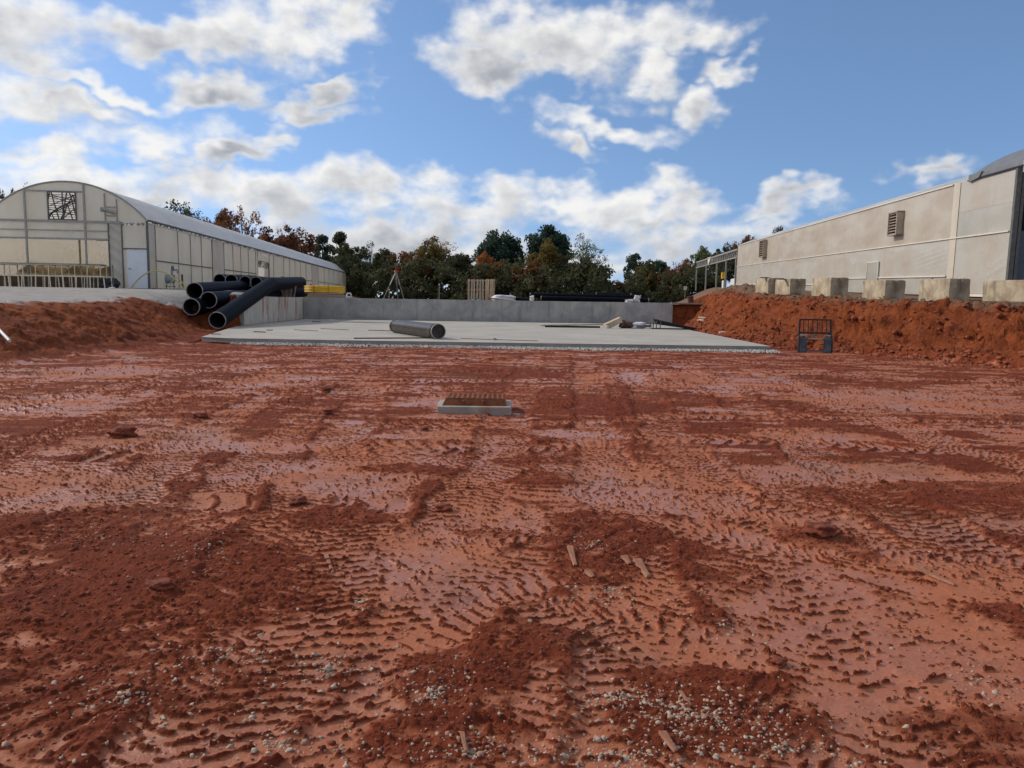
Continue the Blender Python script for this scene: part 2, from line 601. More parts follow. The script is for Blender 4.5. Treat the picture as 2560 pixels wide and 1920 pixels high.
def cells(x, y, cell, seed, dens):
    """lumps of random size scattered one to a cell; dens is the share of cells filled"""
    gx, gy = x / cell, y / cell
    ix, iy = np.floor(gx).astype(np.int32), np.floor(gy).astype(np.int32)
    best = np.zeros_like(x)
    tint = np.zeros_like(x)
    for dj in (-1, 0, 1):
        for di in (-1, 0, 1):
            cx, cy = ix + di, iy + dj
            h = ((cx * 73856093) ^ (cy * 19349663) ^ (seed * 83492791)) & 65535
            jx, jy, rr, pp = RND[0][h], RND[1][h], RND[2][h], RND[3][h]
            rad = 0.18 + 0.40 * rr * rr
            ax = 0.75 + 0.5 * RND[1][(h + 911) & 65535]
            d2 = ((gx - cx - jx) * ax) ** 2 + ((gy - cy - jy) / ax) ** 2
            hh = np.sqrt(np.clip(1 - d2 / (rad * rad), 0, 1)) * rad * (pp < dens)
            up = hh > best
            tint = np.where(up, RND[0][(h + 377) & 65535], tint)
            best = np.maximum(best, hh)
    return best * cell, tint


# ------------------------------------------------------------------ terrain: pit floor, banks, upper ground
YL = [-40, 5, 16.7, 20.6, 26.0, 31.3, 36.5, 37.7, 50.7, 60]
XL = [-11, -11.2, -11.3, -11.2, -11.05, -12.6, -13.35, -13.42, -14.1, -14.6]
YWL = [-40, 20, 30, 34, 37.2, 38.0, 60]
WL = [4.2, 4.0, 3.8, 2.6, 1.0, 0.10, 0.10]
YR = [-40, 10, 19.8, 25.2, 27, 29, 35, 41.5, 46, 50.5, 60]
XR = [18, 16, 13.4, 12.0, 10.7, 9.35, 9.3, 9.55, 10.0, 10.75, 11]
YWR = [-40, 18, 25, 27, 30, 37, 45, 50.5, 60]
WR = [2.6, 2.2, 1.9, 2.4, 3.3, 2.8, 2.8, 3.0, 3.0]
BACK = 50.86


def top_z(x, y):
    yc = np.clip(y, -30, 150)
    zl = 1.33 + 0.60 * sstep(27, 40, y + 0.30 * (-x - 17)) + 0.0025 * np.clip(yc - 41.6, 0, 200)
    zr = 1.70 + (np.clip(yc, 10, 120) - 23) * 0.0243 + 0.12 * sstep(13.5, 17, x)
    zc = 1.50 + 0 * x
    l0 = np.interp(y, [0, 37, 50, 128, 400], [0, -12, -13.8, -24, -60])
    l1 = np.interp(y, [0, 37, 50, 128, 400], [-6, -14, -18, -28, -70])
    r0 = np.interp(y, [0, 45, 50, 100, 400], [2, 8, 10.6, 21, 70])
    r1 = np.interp(y, [0, 45, 50, 100, 400], [8, 11, 13.5, 28, 90])
    sl_ = 1 - sstep(0, 1, (x - l1) / (l0 - l1))
    sr_ = sstep(0, 1, (x - r0) / (r1 - r0))
    z = zc + (zl - zc) * sl_ + (zr - zc) * sr_
    return z


def bank_t(x, y):
    tl = (np.interp(y, YL, XL) - x) / np.interp(y, YWL, WL)
    tr = (x - np.interp(y, YR, XR)) / np.interp(y, YWR, WR)
    tb = (y - BACK) / 0.10
    return tl, tr, tb


def ground_z(x, y):
    """broad shape only: used to stand things on"""
    x = np.atleast_1d(np.asarray(x, np.float64))
    y = np.atleast_1d(np.asarray(y, np.float64))
    return broad(x, y)[0]


def broad(x, y):
    n = fbm(x * 0.45, y * 0.45, 3, 11)
    n2 = fbm(x * 1.4, y * 1.4, 3, 21)
    tl, tr, tb = bank_t(x, y)
    free = sstep(52, 50, y) * sstep(-13.8, -12.9, x - np.where(y > 36, 0, -9))
    tl = tl + np.where(y < 36.5, n * 0.10 + n2 * 0.05, 0)
    tr = tr + n * 0.16 + n2 * 0.08
    pl = sstep(0, 1, tl) * 0.75 + 0.25 * np.clip(tl, 0, 1)
    trc = np.clip(tr, 0, 1)
    pr = 0.25 * sstep(0, 0.50, trc) + 0.65 * sstep(0.42, 0.80, trc) + 0.10 * sstep(0.75, 1.0, trc)
    pb = np.clip(tb, 0, 1)
    prof = np.maximum(np.maximum(pl, pr), pb)
    z = top_z(x, y) * prof
    # slumped mounds on the right crest and loose heaps at the toe
    z = z + 0.42 * np.exp(-((x - 13.6 - (y - 44) * 0.22) / 2.6) ** 2 - ((y - 45) / 6.0) ** 2) * sstep(0.8, 1.2, tr) * (1 + 0.5 * n2)
    z = z + 0.50 * np.exp(-((x - 11.2) / 1.3) ** 2 - ((y - 40.5) / 3.5) ** 2) * sstep(0.0, 0.4, tr) * sstep(1.0, 0.5, tr)
    # hollow in which the pipe heap lies
    z = z - 0.85 * np.exp(-((x + 14.6) / 1.5) ** 2 - ((y - 35.0) / 2.0) ** 2) * sstep(0.0, 0.5, tl)
    return z, tl, tr, tb, prof


# tracks left by the machines: centre line (in the photograph's pixels on the pit floor), half width (m), lug spacing, kind (0 straight bars, 1 chevron), depth
TRK = [
    ([(-150, 985), (150, 940), (400, 893), (650, 868)], .30, .22, 0, .03),
    ([(-250, 1080), (200, 985), (480, 930), (760, 880)], .28, .20, 1, .03),
    ([(-100, 1160), (300, 1040), (560, 965), (850, 885)], .30, .18, 0, .03),
    ([(300, 1130), (560, 1040), (760, 960), (960, 880)], .28, .19, 0, .03),
    ([(-200, 1400), (120, 1330), (330, 1220), (520, 1080), (640, 1000)], .28, .19, 0, .03),
    ([(560, 1230), (700, 1100), (850, 985), (1010, 885)], .28, .18, 0, .03),
    ([(600, 897), (1200, 902), (1800, 905), (2400, 912)], .28, .20, 1, .03),
    ([(450, 925), (1100, 930), (1900, 928), (2650, 965)], .28, .20, 1, .03),
    ([(850, 960), (1300, 950), (1800, 965), (2650, 1010)], .26, .20, 1, .03),
    ([(900, 1055), (1300, 1062), (1800, 1040), (2700, 1065)], .26, .22, 1, .035),
    ([(900, 1115), (1250, 1120), (1700, 1095), (2400, 1130)], .28, .22, 1, .035),
    ([(650, 1990), (880, 1640), (1120, 1330), (1230, 1160), (1290, 1010), (1330, 890)], .29, .20, 0, .04),
    ([(1620, 1990), (1620, 1640), (1560, 1330), (1500, 1120), (1470, 960), (1450, 890)], .29, .20, 0, .04),
    ([(-60, 1990), (300, 1660), (600, 1450), (760, 1250), (860, 1090), (930, 960)], .29, .19, 0, .04),
    ([(2250, 1990), (2060, 1640), (1900, 1400), (1760, 1200), (1650, 1050), (1570, 930)], .29, .20, 0, .03),
    ([(2750, 1560), (2350, 1340), (2080, 1160), (1880, 1030), (1720, 920)], .29, .20, 0, .03),
    ([(2850, 1260), (2400, 1120), (2080, 1000), (1880, 925)], .28, .20, 1, .03),
    ([(300, 1700), (640, 1560), (900, 1420), (1250, 1330), (1650, 1320), (2050, 1400)], .27, .21, 1, .035),
    ([(1100, 1420), (1330, 1520), (1560, 1560), (1820, 1720), (2100, 1960)], .25, .20, 1, .03),
    ([(900, 1960), (980, 1700), (1150, 1500), (1400, 1380)], .27, .21, 1, .035),
    ([(2700, 1420), (2350, 1400), (2050, 1300), (1750, 1250), (1400, 1230)], .24, .20, 1, .03),
    ([(420, 1990), (560, 1760), (720, 1600), (800, 1450), (900, 1290)], .28, .18, 0, .035),
]
SMOOTH = [  # compacted wet sheets: px, py, half width, half depth (m), strength
    (1650, 1235, .85, .75, 1), (1540, 1190, .5, .5, .9), (820, 1185, .9, .6, 1), (930, 1200, .45, .7, 1), (1090, 1390, .50, .85, 1), (1230, 1290, .4, .5, .9), (2150, 1580, .85, .60, 1), (1980, 1480, .6, .5, 1),
    (2330, 1760, .6, .45, 1), (1750, 1620, .40, .32, 1), (2150, 1190, 1.5, .6, .9), (90, 1230, .9, .8, .8), (20, 1440, .45, .35, 1), (20, 1620, .25, .25, 1), (640, 1115, .8, .30, 1),
    (420, 1100, 1.0, .6, .7), (1430, 1085, .6, .3, .9), (260, 930, 1.4, .8, .9), (120, 1010, 1.3, .8, .8), (700, 950, 1.0, .9, .7), (1100, 1000, .6, .5, .8), (2350, 1450, .6, .4, .9), (1980, 1330, .7, .5, .7),
    (2480, 1640, .5, .4, .9), (2300, 1000, 2.5, 1.2, .8), (1750, 950, 2.5, 1.0, .6), (1560, 1470, .35, .28, 1), (1020, 1620, .25, .25, .7), (900, 1850, .3, .14, .8), (1260, 1840, .16, .10, .8), (2050, 1090, .9, .35, .9),
]
ROUGH = [  # loose crumbled clay
    (420, 1430, .95, .85, 1), (150, 1500, .6, .6, .8), (250, 1320, .9, .6, .8), (1510, 1340, .48, .62, 1), (1480, 1430, .30, .25, 1), (1130, 1700, .30, .33, 1), (1100, 1840, .35, .22, 1), (1760, 1700, .42, .16, 1), (1750, 1800, .55, .25, 1),
    (180, 1690, .7, .5, .8), (700, 1480, .4, .5, .7), (2200, 1250, .8, .5, .7), (2050, 1340, .4, .3, .6), (1500, 1010, 1.2, .9, .8), (1250, 930, 1.5, .8, .8), (2250, 1150, 1.0, .25, .9), (500, 870, 1.6, 1.2, .7), (830, 1290, .5, .3, .9),
    (1010, 1170, .5, .2, .9), (1650, 1000, 1.4, .8, .6), (2400, 1220, 1.2, .3, .8), (560, 1700, .4, .4, .6), (1230, 1330, .3, .15, .5), (2480, 1860, .4, .3, .7), (1330, 1150, .5, .25, .8), (1830, 1440, .30, .22, .6),
]
GRAVEL = [  # pale stones pressed into the clay: px, py, half width, half depth (m), how many
    (1760, 1790, .55, .26, 520), (1560, 1740, .30, .16, 260), (820, 1670, .38, .30, 260), (560, 1640, .55, .32, 200), (1080, 1740, .35, .30, 260), (300, 1750, .75, .42, 260), (1530, 1470, .40, .28, 160), (1480, 1360, .36, .42, 150), (680, 1850, .6, .22, 220),
    (230, 1340, .9, .8, 170), (520, 1380, .7, .7, 150), (1800, 1560, .5, .4, 60), (1950, 1870, .8, .2, 240), (2470, 1700, .4, .4, 80), (1180, 1890, .5, .14, 200), (1550, 1880, .6, .16, 320), (900, 1500, .6, .5, 90), (1500, 1560, 1.6, 1.4, 150), (1900, 1340, 1.2, 1.2, 70),
]


def catmull(P, n=10):
    P = [2 * P[0] - P[1]] + list(P) + [2 * P[-1] - P[-2]]
    out = []
    for i in range(1, len(P) - 2):
        p0, p1, p2, p3 = P[i - 1], P[i], P[i + 1], P[i + 2]
        for k in range(n):
            t = k / n
            out.append(0.5 * ((2 * p1) + (-p0 + p2) * t + (2 * p0 - 5 * p1 + 4 * p2 - p3) * t * t + (-p0 + 3 * p1 - 3 * p2 + p3) * t ** 3))
    out.append(P[-2])
    return np.array(out)


def blob_mask(x, y, spec, wob):
    m = np.zeros_like(x)
    for (px, py, rx, ry, s) in spec:
        c = onz(px, py)
        # the half depth is given for the near ground and holds for a patch seen at that range
        ryy = ry if c.y < 6 else ry * (1 + (c.y - 6) * 0.10)
        d = np.sqrt(((x - c.x) / rx) ** 2 + ((y - c.y) / ryy) ** 2) + wob
        m = np.maximum(m, s * sstep(1.15, 0.65, d))
    return m


def floor_detail(x, y):
    """height and surface state of the churned clay on the pit floor"""
    H = 0.035 * fbm(x * 0.35, y * 0.35, 3, 31) + 0.012 * fbm(x * 1.6, y * 1.6, 3, 32)
    wob = 0.45 * fbm(x * 2.1, y * 2.1, 4, 41) + 0.30 * fbm(x * 8.0, y * 8.0, 3, 43)
    pn = fbm(x * 0.55 + 0.3 * wob, y * 0.8, 5, 42, 0.6)
    farw = sstep(6.0, 11.0, y)
    pn = pn + farw * 0.75 * fbm(x * 0.55, y * 2.6, 4, 44, 0.6) + 0.28 * fbm(x * 6, y * 9, 4, 45, 0.6)
    W = sstep(-0.06, 0.30, pn)
    ridge_all = np.zeros_like(x)
    br = fbm(x * 5.0, y * 5.0, 3, 51)
    rag = fbm(x * 14.0, y * 14.0, 3, 52)
    # older passes everywhere: bars left by crawler treads, half worn away
    sw = fbm(x * 0.25, y * 0.25, 2, 55)
    fine = fbm(x * 30.0, y * 30.0, 2, 53)
    nearw = sstep(10.5, 7.5, y)
    for k, (dx_, dy_, sp, off, lay) in enumerate(((0.12, 1.0, 0.105, 0.0, 0), (-0.35, 0.94, 0.115, 3.0, 0), (0.55, 0.83, 0.110, 7.0, 0), (-0.05, 1.0, 0.22, 5.0, 1), (0.35, 0.94, 0.24, 9.0, 1))):
        lat = (x * dy_ - y * dx_ + 0.35 * sw + 0.03 * br) / (0.34 if lay else 0.17)
        ci = np.floor(lat).astype(np.int32)
        sh = RND[2][(ci * 7919 + k * 131) & 65535]
        ph = (x * dx_ + y * dy_ + sp * (0.5 * (ci & 1) + 0.35 * sh) + 0.5 * sw + 0.016 * br + 0.009 * rag + off) / sp
        lug = np.exp(-((ph - np.round(ph)) * sp / (0.034 if lay else 0.0115)) ** 2) * np.clip(0.72 + 1.0 * rag + 0.9 * fine, 0, 1.4)
        g = sstep(-0.25, 0.08, fbm(x * 0.33 + off, y * 0.33, 3, 56 + k)) * sstep(-0.25, 0.15, fbm(x * 3.4 + off, y * 3.4, 3, 57 + k))
        g = g * ((1 - nearw) if lay else nearw)
        H = H + (0.026 if lay else 0.0085) * lug * g
        ridge_all = np.maximum(ridge_all, lug * g)
        W = np.clip(W + 0.30 * g, 0, 1) * (1 - 0.95 * np.clip(lug * g * 1.3, 0, 1))
    for k, (pts, hw, sp, kind, dep) in enumerate(TRK):
        P = catmull([np.array(onz(a, b).xy) for a, b in pts])
        is_near = P[:, 1].min() < 7.0
        sp = sp * 0.54 if is_near else sp * 0.90
        sig = 0.0120 if is_near else 0.030
        lo, hi = P.min(0) - hw * 2, P.max(0) + hw * 2
        idx = np.nonzero((x > lo[0]) & (x < hi[0]) & (y > lo[1]) & (y < hi[1]))[0]
        if len(idx) == 0:
            continue
        xx, yy = x[idx], y[idx]
        bd = np.full(len(idx), 1e9)
        bs = np.zeros(len(idx))
        bt = np.zeros(len(idx))
        s0 = 0.0
        for i in range(len(P) - 1):
            a, b = P[i], P[i + 1]
            L = math.hypot(*(b - a))
            ux, uy = (b - a) / L
            s = np.clip((xx - a[0]) * ux + (yy - a[1]) * uy, 0, L)
            dx, dy = xx - a[0] - ux * s, yy - a[1] - uy * s
            d = dx * dx + dy * dy
            up = d < bd
            bd = np.where(up, d, bd)
            bs = np.where(up, s0 + s, bs)
            bt = np.where(up, dx * uy - dy * ux, bt)
            s0 += L
        bt = bt + 0.22 * fbm(xx * 0.9, yy * 0.9, 2, 120 + k)
        at_ = np.abs(bt) + 0.05 * br[idx] + 0.20 * wob[idx]
        win = sstep(hw * 1.2, hw * 0.85, at_)
        patchy = sstep(-0.60, -0.10, fbm(xx * 0.7, yy * 0.7, 3, 60 + k))
        win = win * patchy
        ph = bs + (0.55 * np.abs(bt) if kind else 0.06 * np.sin(bt * 9 + k)) + 0.014 * br[idx] + 0.009 * rag[idx]
        if kind:
            ph = ph + np.where(bt > 0, sp * 0.5, 0)
        ci = 0 * bt.astype(np.int32) if kind and not is_near else np.floor((bt + 0.03 * br[idx]) / (0.155 if is_near else 0.3) + 0.5).astype(np.int32)
        ph = ph + sp * (0.5 * (ci & 1) + 0.30 * RND[1][(ci * 613 + k * 977) & 65535])
        fr = ph / sp
        fr = np.abs(fr - np.round(fr)) * sp
        lug = np.exp(-(fr / sig) ** 2)
        gate = sstep(-0.60, 0.05, fbm(xx * 3.2, yy * 3.2, 3, 90 + k) + 0.12)
        lug = lug * gate * (0.80 + 1.0 * rag[idx] + 0.9 * fine[idx])
        lug = np.clip(lug, 0, 1.3)
        hgt = 0.0115 if is_near else 0.030
        th = -dep * 0.45 + hgt * lug + 0.003 * rag[idx]
        berm = np.exp(-((at_ - hw * 1.18) / 0.04) ** 2) * patchy * (0.5 + 0.5 * br[idx])
        H[idx] = H[idx] * (1 - 0.85 * win) + th * win + 0.016 * np.clip(berm, 0, 1)
        wt = 0.95 - 1.05 * np.clip(lug * 1.2, 0, 1)
        ww = win * (0.9 if kind else 1 - 0.55 * farw[idx])
        W[idx] = W[idx] * (1 - ww) + np.clip(wt, 0, 1) * ww
        W[idx] = W[idx] * (1 - 0.8 * np.clip(berm, 0, 1))
        ridge_all[idx] = ridge_all[idx] * (1 - win) + lug * win
    st = fbm(x * 0.7, y * 3.4, 4, 47, 0.6) + 0.6 * fbm(x * 2.5, y * 8.0, 3, 48)
    W = np.clip(W + farw * (0.95 * st + 0.05), 0, 1)
    sm = blob_mask(x, y, SMOOTH, wob)
    rg = blob_mask(x, y, ROUGH, wob)
    # wet sheets smother most of the lugs
    keep = np.clip(1.0 - sm * sstep(1.05, 0.40, ridge_all + 0.55 * br), 0, 1)
    W = np.maximum(W * keep + (1 - keep) * 0.97, W)
    H = H * (0.35 + 0.65 * keep) - 0.012 * (1 - keep)
    W = W * (1 - rg * np.clip(0.70 + 0.9 * fbm(x * 6, y * 8, 3, 46), 0.15, 1.0))
    loose = np.clip(1 - W, 0, 1)
    H = H + rg * 0.022 * (0.6 + fbm(x * 2.6, y * 2.6, 3, 71))
    H = H + loose * (0.008 * fbm(x * 7, y * 7, 3, 72) + 0.005 * rag + 0.003 * fine + 0.003)
    tint = np.zeros_like(x)
    near = np.nonzero((y < 17) & (y > 0.5))[0]
    xx, yy, ll = x[near], y[near], loose[near]
    for cell, dn, k in ((0.060, 0.10, 1), (0.036, 0.42, 2), (0.022, 0.65, 3)):
        h, ti = cells(xx, yy, cell, k, np.clip(ll * 1.15 - 0.05, 0.13 if k == 3 else 0.05, 1) * dn)
        H[near] += h * (0.42 if k == 1 else 0.50)
        tint[near] = np.where(h > 0.002, ti, tint[near])
        W[near] = np.where(h > 0.0025, W[near] * 0.25, W[near])
    return H, W, tint


def bank_detail(x, y, tl, tr, prof):
    d1 = fbm(x * 1.1, y * 1.1, 4, 81)
    d2 = fbm(x * 3.3 + d1, y * 3.3, 4, 82)
    rid = 1 - np.abs(fbm(x * 1.9, y * 1.9, 4, 83)) * 2.2
    lump = np.abs(fbm(x * 2.4, y * 2.4, 4, 84))
    return d1, d2, rid, lump


GD = {}


def build_ground():
    ys = [-1400, -600, -250, -100, -50, -25, -12, -6, -3, -1.5, -0.5, 0.3, 0.8, 1.2, 1.5, 1.7, 1.85, 1.95, 2.03, 2.09, 2.14]
    y = 2.18
    while y < 51.6:
        ys.append(y)
        if y < 36:
            y += max(0.006, min(0.11, y * y / 1216 * 0.6))
        else:
            y += 0.14
    while y < 170:
        ys.append(y)
        y += 0.6 if y < 60 else 2.0
    ys += [185, 210, 260, 340, 500, 800, 1500, 3000]
    ys = np.array(ys)
    NU = 1050
    u = np.linspace(-1, 1, NU)
    ext = np.array([1.02, 1.05, 1.1, 1.2, 1.35, 1.6, 2.0, 2.8, 4.5, 9, 20, 60])
    us = np.concatenate([-ext[::-1], u, ext])
    half = 0.735 * np.clip(ys, 1.6, 200) + 0.9
    X = us[None, :] * half[:, None]
    Y = np.repeat(ys[:, None], len(us), 1)
    x, y = X.ravel().astype(np.float32), Y.ravel().astype(np.float32)
    z, tl, tr, tb, prof = broad(x, y)
    z = z.astype(np.float32)
    W = np.zeros_like(x)
    tint = np.zeros_like(x)
    fl = np.nonzero((prof < 0.10) & (y > -3) & (y < 27) & (np.abs(x) < 30))[0]
    H, w, ti = floor_detail(x[fl], y[fl])
    k = sstep(0.10, 0.0, prof[fl])
    z[fl] += H * k
    W[fl] = w * k
    tint[fl] = ti
    # banks and raw upper ground
    bk = np.nonzero((prof >= 0.0) & ((tl > -0.15) | (tr > -0.15)) & (y < 70) & (y > 3) & (np.abs(x) < 60) & (tb < 0.0))[0]
    d1, d2, rid, lump = bank_detail(x[bk], y[bk], tl[bk], tr[bk], prof[bk])
    b0 = sstep(-0.12, 0.15, np.maximum(tl[bk], tr[bk])) * sstep(1.7, 0.9, np.maximum(tl[bk], tr[bk]))
    right = (tr[bk] > tl[bk])
    amp = np.where(right, 1.0, 0.40)
    steep = sstep(0.25, 0.5, tr[bk]) * sstep(1.05, 0.8, tr[bk]) * right
    guts = fbm(x[bk] * 1.2, y[bk] * 2.6, 4, 86)
    z[bk] += b0 * amp * (0.14 * d1 + 0.10 * d2 + 0.10 * (lump - 0.3) + 0.035 * fbm(x[bk] * 9, y[bk] * 9, 3, 85)) + steep * 0.16 * guts
    # crusty lip, crushed clods at the toe
    h, ti = cells(x[bk], y[bk], 0.42, 5, 0.45 * b0)
    lf = np.where(right, 1.0, 0.35)
    z[bk] += h * 0.75 * lf
    h2, ti2 = cells(x[bk], y[bk], 0.20, 6, 0.5 * b0)
    z[bk] += h2 * 0.8 * lf
    tint[bk] = np.where(h > 0.01, ti, tint[bk])
    zz = z[bk]
    side = np.where(right, -1.0, 1.0)
    face = b0 * sstep(0.12, 0.4, np.maximum(tl[bk], tr[bk]))
    push = 0.38 * fbm(y[bk] * 1.3, zz * 2.0 + x[bk] * 0.4, 4, 87) + 0.55 * (0.28 - np.abs(fbm(y[bk] * 3.4, zz * 3.6 + x[bk] * 0.5, 4, 88))) + 0.07 * fbm(y[bk] * 9, zz * 11, 3, 89)
    x = x.copy()
    x[bk] += side * face * push * np.where(right, 1.0, 0.6)
    # keep the ground under the slab and the buildings low
    under = (x > np.interp(y, [25.5, 37, 51], [-11.0, -13.3, -14.1]) + 0.0) & (x < np.interp(y, [25, 41.5, 51], [8.6, 9.3, 10.5])) & (y > 25.75) & (y < 50.5)
    z = np.where(under & (prof < 0.25), np.minimum(z, -0.05), z)
    grey = sstep(0.92, 1.12, tl + 0.25 * fbm(x * 0.5, y * 0.5, 4, 95)) * (y < 120) * (x < 0)
    soil = sstep(0.80, 1.05, tr + 0.18 * fbm(x * 0.9, y * 0.9, 4, 96)) * (x > 0)
    far = sstep(52, 60, y) * sstep(-30, -20, x) * sstep(30, 20, x)
    V = np.stack([x, y, z], 1)
    nr, nc = len(ys), len(us)
    i = np.arange(nr * nc).reshape(nr, nc)
    Q = np.stack([i[:-1, :-1].ravel(), i[:-1, 1:].ravel(), i[1:, 1:].ravel(), i[1:, :-1].ravel()], 1)
    me = np_mesh('ground', V, Q, ground_mat(), smooth=True)
    a = me.color_attributes.new('state', 'FLOAT_COLOR', 'POINT')
    bankc = sstep(0.02, 0.15, prof)
    a.data.foreach_set('color', np.stack([W, np.clip(grey, 0, 1), np.clip(soil + far, 0, 1), np.clip(bankc, 0, 1)], 1).astype(np.float32).ravel())
    b = me.attributes.new('tint', 'FLOAT', 'POINT')
    b.data.foreach_set('value', tint.astype(np.float32))
    o = bpy.data.objects.new('ground', me)
    COL.objects.link(o)
    GD.update(x=x, y=y, z=z, W=W, prof=prof, tl=tl, tr=tr, soil=soil)
    tag(o, 'churned red clay ground with wet tyre tracks and cut banks', 'ground', kind='structure')
    return o


def ground_mat():
    m = bpy.data.materials.new('red_clay')
    m.use_nodes = True
    t = NT(m.node_tree)
    b = t.n['Principled BSDF']
    tc = t.new('ShaderNodeTexCoord')
    vec = tc.outputs['Object']
    at_ = t.new('ShaderNodeAttribute', attribute_name='state')
    sp = t.new('ShaderNodeSeparateColor')
    t.l.new(at_.outputs['Color'], sp.inputs[0])
    W, G, B = sp.outputs[0], sp.outputs[1], sp.outputs[2]
    BK = at_.outputs['Alpha']
    ti = t.new('ShaderNodeAttribute', attribute_name='tint').outputs['Fac']
    n1 = t.noise(vec, 0.7, 6.0, 0.6)
    n2 = t.noise(vec, 5.0, 6.0, 0.65)
    n3 = t.noise(vec, 60.0, 4.0, 0.7)
    loose = t.mix(t.step(n1, 0.3, 0.7), (0.165, 0.033, 0.014), (0.230, 0.050, 0.021))
    loose = t.mix(t.step(n2, 0.35, 0.7, b=0.7), loose, (0.115, 0.021, 0.010))
    loose = t.mix(t.math('MULTIPLY', ti, 0.5), loose, (0.280, 0.080, 0.038))
    smooth = t.mix(t.step(n1, 0.3, 0.7), (0.395, 0.140, 0.074), (0.430, 0.145, 0.068))
    smooth = t.mix(t.step(n2, 0.4, 0.75, b=0.45), smooth, (0.260, 0.062, 0.027))
    bankc = t.mix(t.step(n1, 0.35, 0.65), (0.315, 0.082, 0.027), (0.225, 0.056, 0.023))
    bankc = t.mix(t.step(n2, 0.45, 0.7, b=0.6), bankc, (0.36, 0.115, 0.042))
    bankc = t.mix(t.step(t.noise(vec, 2.4, 6.0, 0.7), 0.50, 0.64, b=0.85), bankc, (0.105, 0.026, 0.014))  # dark patches painted in for the shadowed hollows of the bank
    col = t.mix(t.step(W, 0.2, 0.85), loose, smooth)
    tan = t.noise(vec, 0.42, 5.0, 0.65)
    col = t.mix(t.step(tan, 0.52, 0.70, b=0.6), col, t.mix(W, (0.135, 0.048, 0.025), (0.300, 0.140, 0.082)))
    col = t.mix(t.step(t.noise(vec, 1.7, 6.0, 0.7), 0.55, 0.72, b=0.55), col, (0.110, 0.024, 0.011))
    col = t.mix(BK, col, bankc)
    gr = t.mix(t.step(t.noise(vec, 1.3, 6.0, 0.7), 0.3, 0.7), (0.33, 0.31, 0.285), (0.44, 0.42, 0.395))
    gr = t.mix(t.step(n3, 0.45, 0.62, b=0.45), gr, (0.20, 0.18, 0.165))
    col = t.mix(G, col, gr)
    so_ = t.mix(t.step(n2, 0.35, 0.65), (0.19, 0.105, 0.062), (0.255, 0.165, 0.11))
    col = t.mix(B, col, so_)
    col = t.mix(t.step(n3, 0.35, 0.7, b=0.35), col, t.mix(0.5, col, (0.045, 0.010, 0.005)))
    t.l.new(col, b.inputs['Base Color'])
    wet = t.math('MULTIPLY', t.step(W, 0.45, 0.95), t.step(t.noise(vec, 0.9, 5.0, 0.6), 0.40, 0.58, a=0.20, b=1.15))
    t.l.new(t.math('MULTIPLY_ADD', wet, -0.54, 0.92), b.inputs['Roughness'])
    t.l.new(t.math('MULTIPLY_ADD', wet, 0.30, 0.12), b.inputs['Specular IOR Level'])
    hgt = t.math('ADD', t.math('MULTIPLY', t.noise(vec, 60.0, 5.0, 0.7), t.math('MULTIPLY_ADD', W, -0.75, 1.0)), t.math('MULTIPLY', t.noise(vec, 8.0, 4.0, 0.6), t.math('MULTIPLY_ADD', W, -0.6, 1.0)))
    rough_b = t.math('MULTIPLY', t.math('MULTIPLY', BK, t.math('SUBTRACT', 1.0, G)), t.math('ADD', t.math('MULTIPLY', t.noise(vec, 5.0, 6.0, 0.7), 6.0), t.math('MULTIPLY', t.noise(vec, 16.0, 4.0, 0.7), 2.5)))
    t.l.new(t.bump(t.math('ADD', hgt, rough_b), 1.0, 0.018), b.inputs['Normal'])
    return m


build_ground()


def gz(x, y):
    return float(ground_z(x, y)[0])


# ------------------------------------------------------------------ slab, retaining walls
Wx = lambda y: float(np.interp(y, [37.75, 50.75], [-13.31, -13.97]))
slab = empty('concrete_slab', (0, 25.5, 0))
tag(slab, 'wide pale concrete slab floor in front of the retaining wall', 'slab')
outline = [(-10.75, 0.75), (-9.6, 0.18), (-5.8, -0.05), (0.2, -0.10), (8.72, 0.12), (9.40, 16.0), (10.55, 24.88), (-13.75, 24.88), (-13.25, 12.25), (-13.25, 11.0)]
MB().prism(outline, 0.195, 0.203).build('slab_top', M['slab'], slab)
MB().prism([(p[0] * 0.999, p[1] + (0.012 if p[1] < 1 else 0)) for p in outline], 0.045, 0.194).build('slab_edge', M['slab_edge'], slab)

wall = empty('retaining_wall', (0, 50.75, 0.2))
tag(wall, 'long low grey concrete retaining wall at the back of the slab', 'wall')
x0, x1 = -13.97, 10.62
seams = [x0, -8.6, -3.0, 2.35, x1]
for a, b in zip(seams[:-1], seams[1:]):
    MB().box(((a + b) / 2, 0.14, 0.70), (b - a - 0.02, 0.28, 1.42)).build('wall_panel', M['conc'], wall, bevel=0.012)
MB().box(((x0 + x1) / 2, 0.145, 0.70), (x1 - x0 - 0.05, 0.24, 1.40)).build('wall_core', M['conc'], wall)

wing = empty('wing_wall', (-13.31, 37.75, 0.2), math.atan2(0.66, 13.0))
tag(wing, 'short pale rust-stained concrete wing wall beside the black pipes', 'wall')
MB().box((-0.145, 6.5, 0.705), (0.29, 13.0, 1.43)).build('wall_panel', M['conc_wing'], wing, bevel=0.015)

ledge = MB().box((0, 0, 0), (3.9, 0.55, 0.10)).build('concrete_ledge', M['slab_edge'], loc=(12.45, 50.95, 1.585), bevel=0.01)
tag(ledge, 'thin concrete ledge continuing right from the retaining wall', 'ledge')


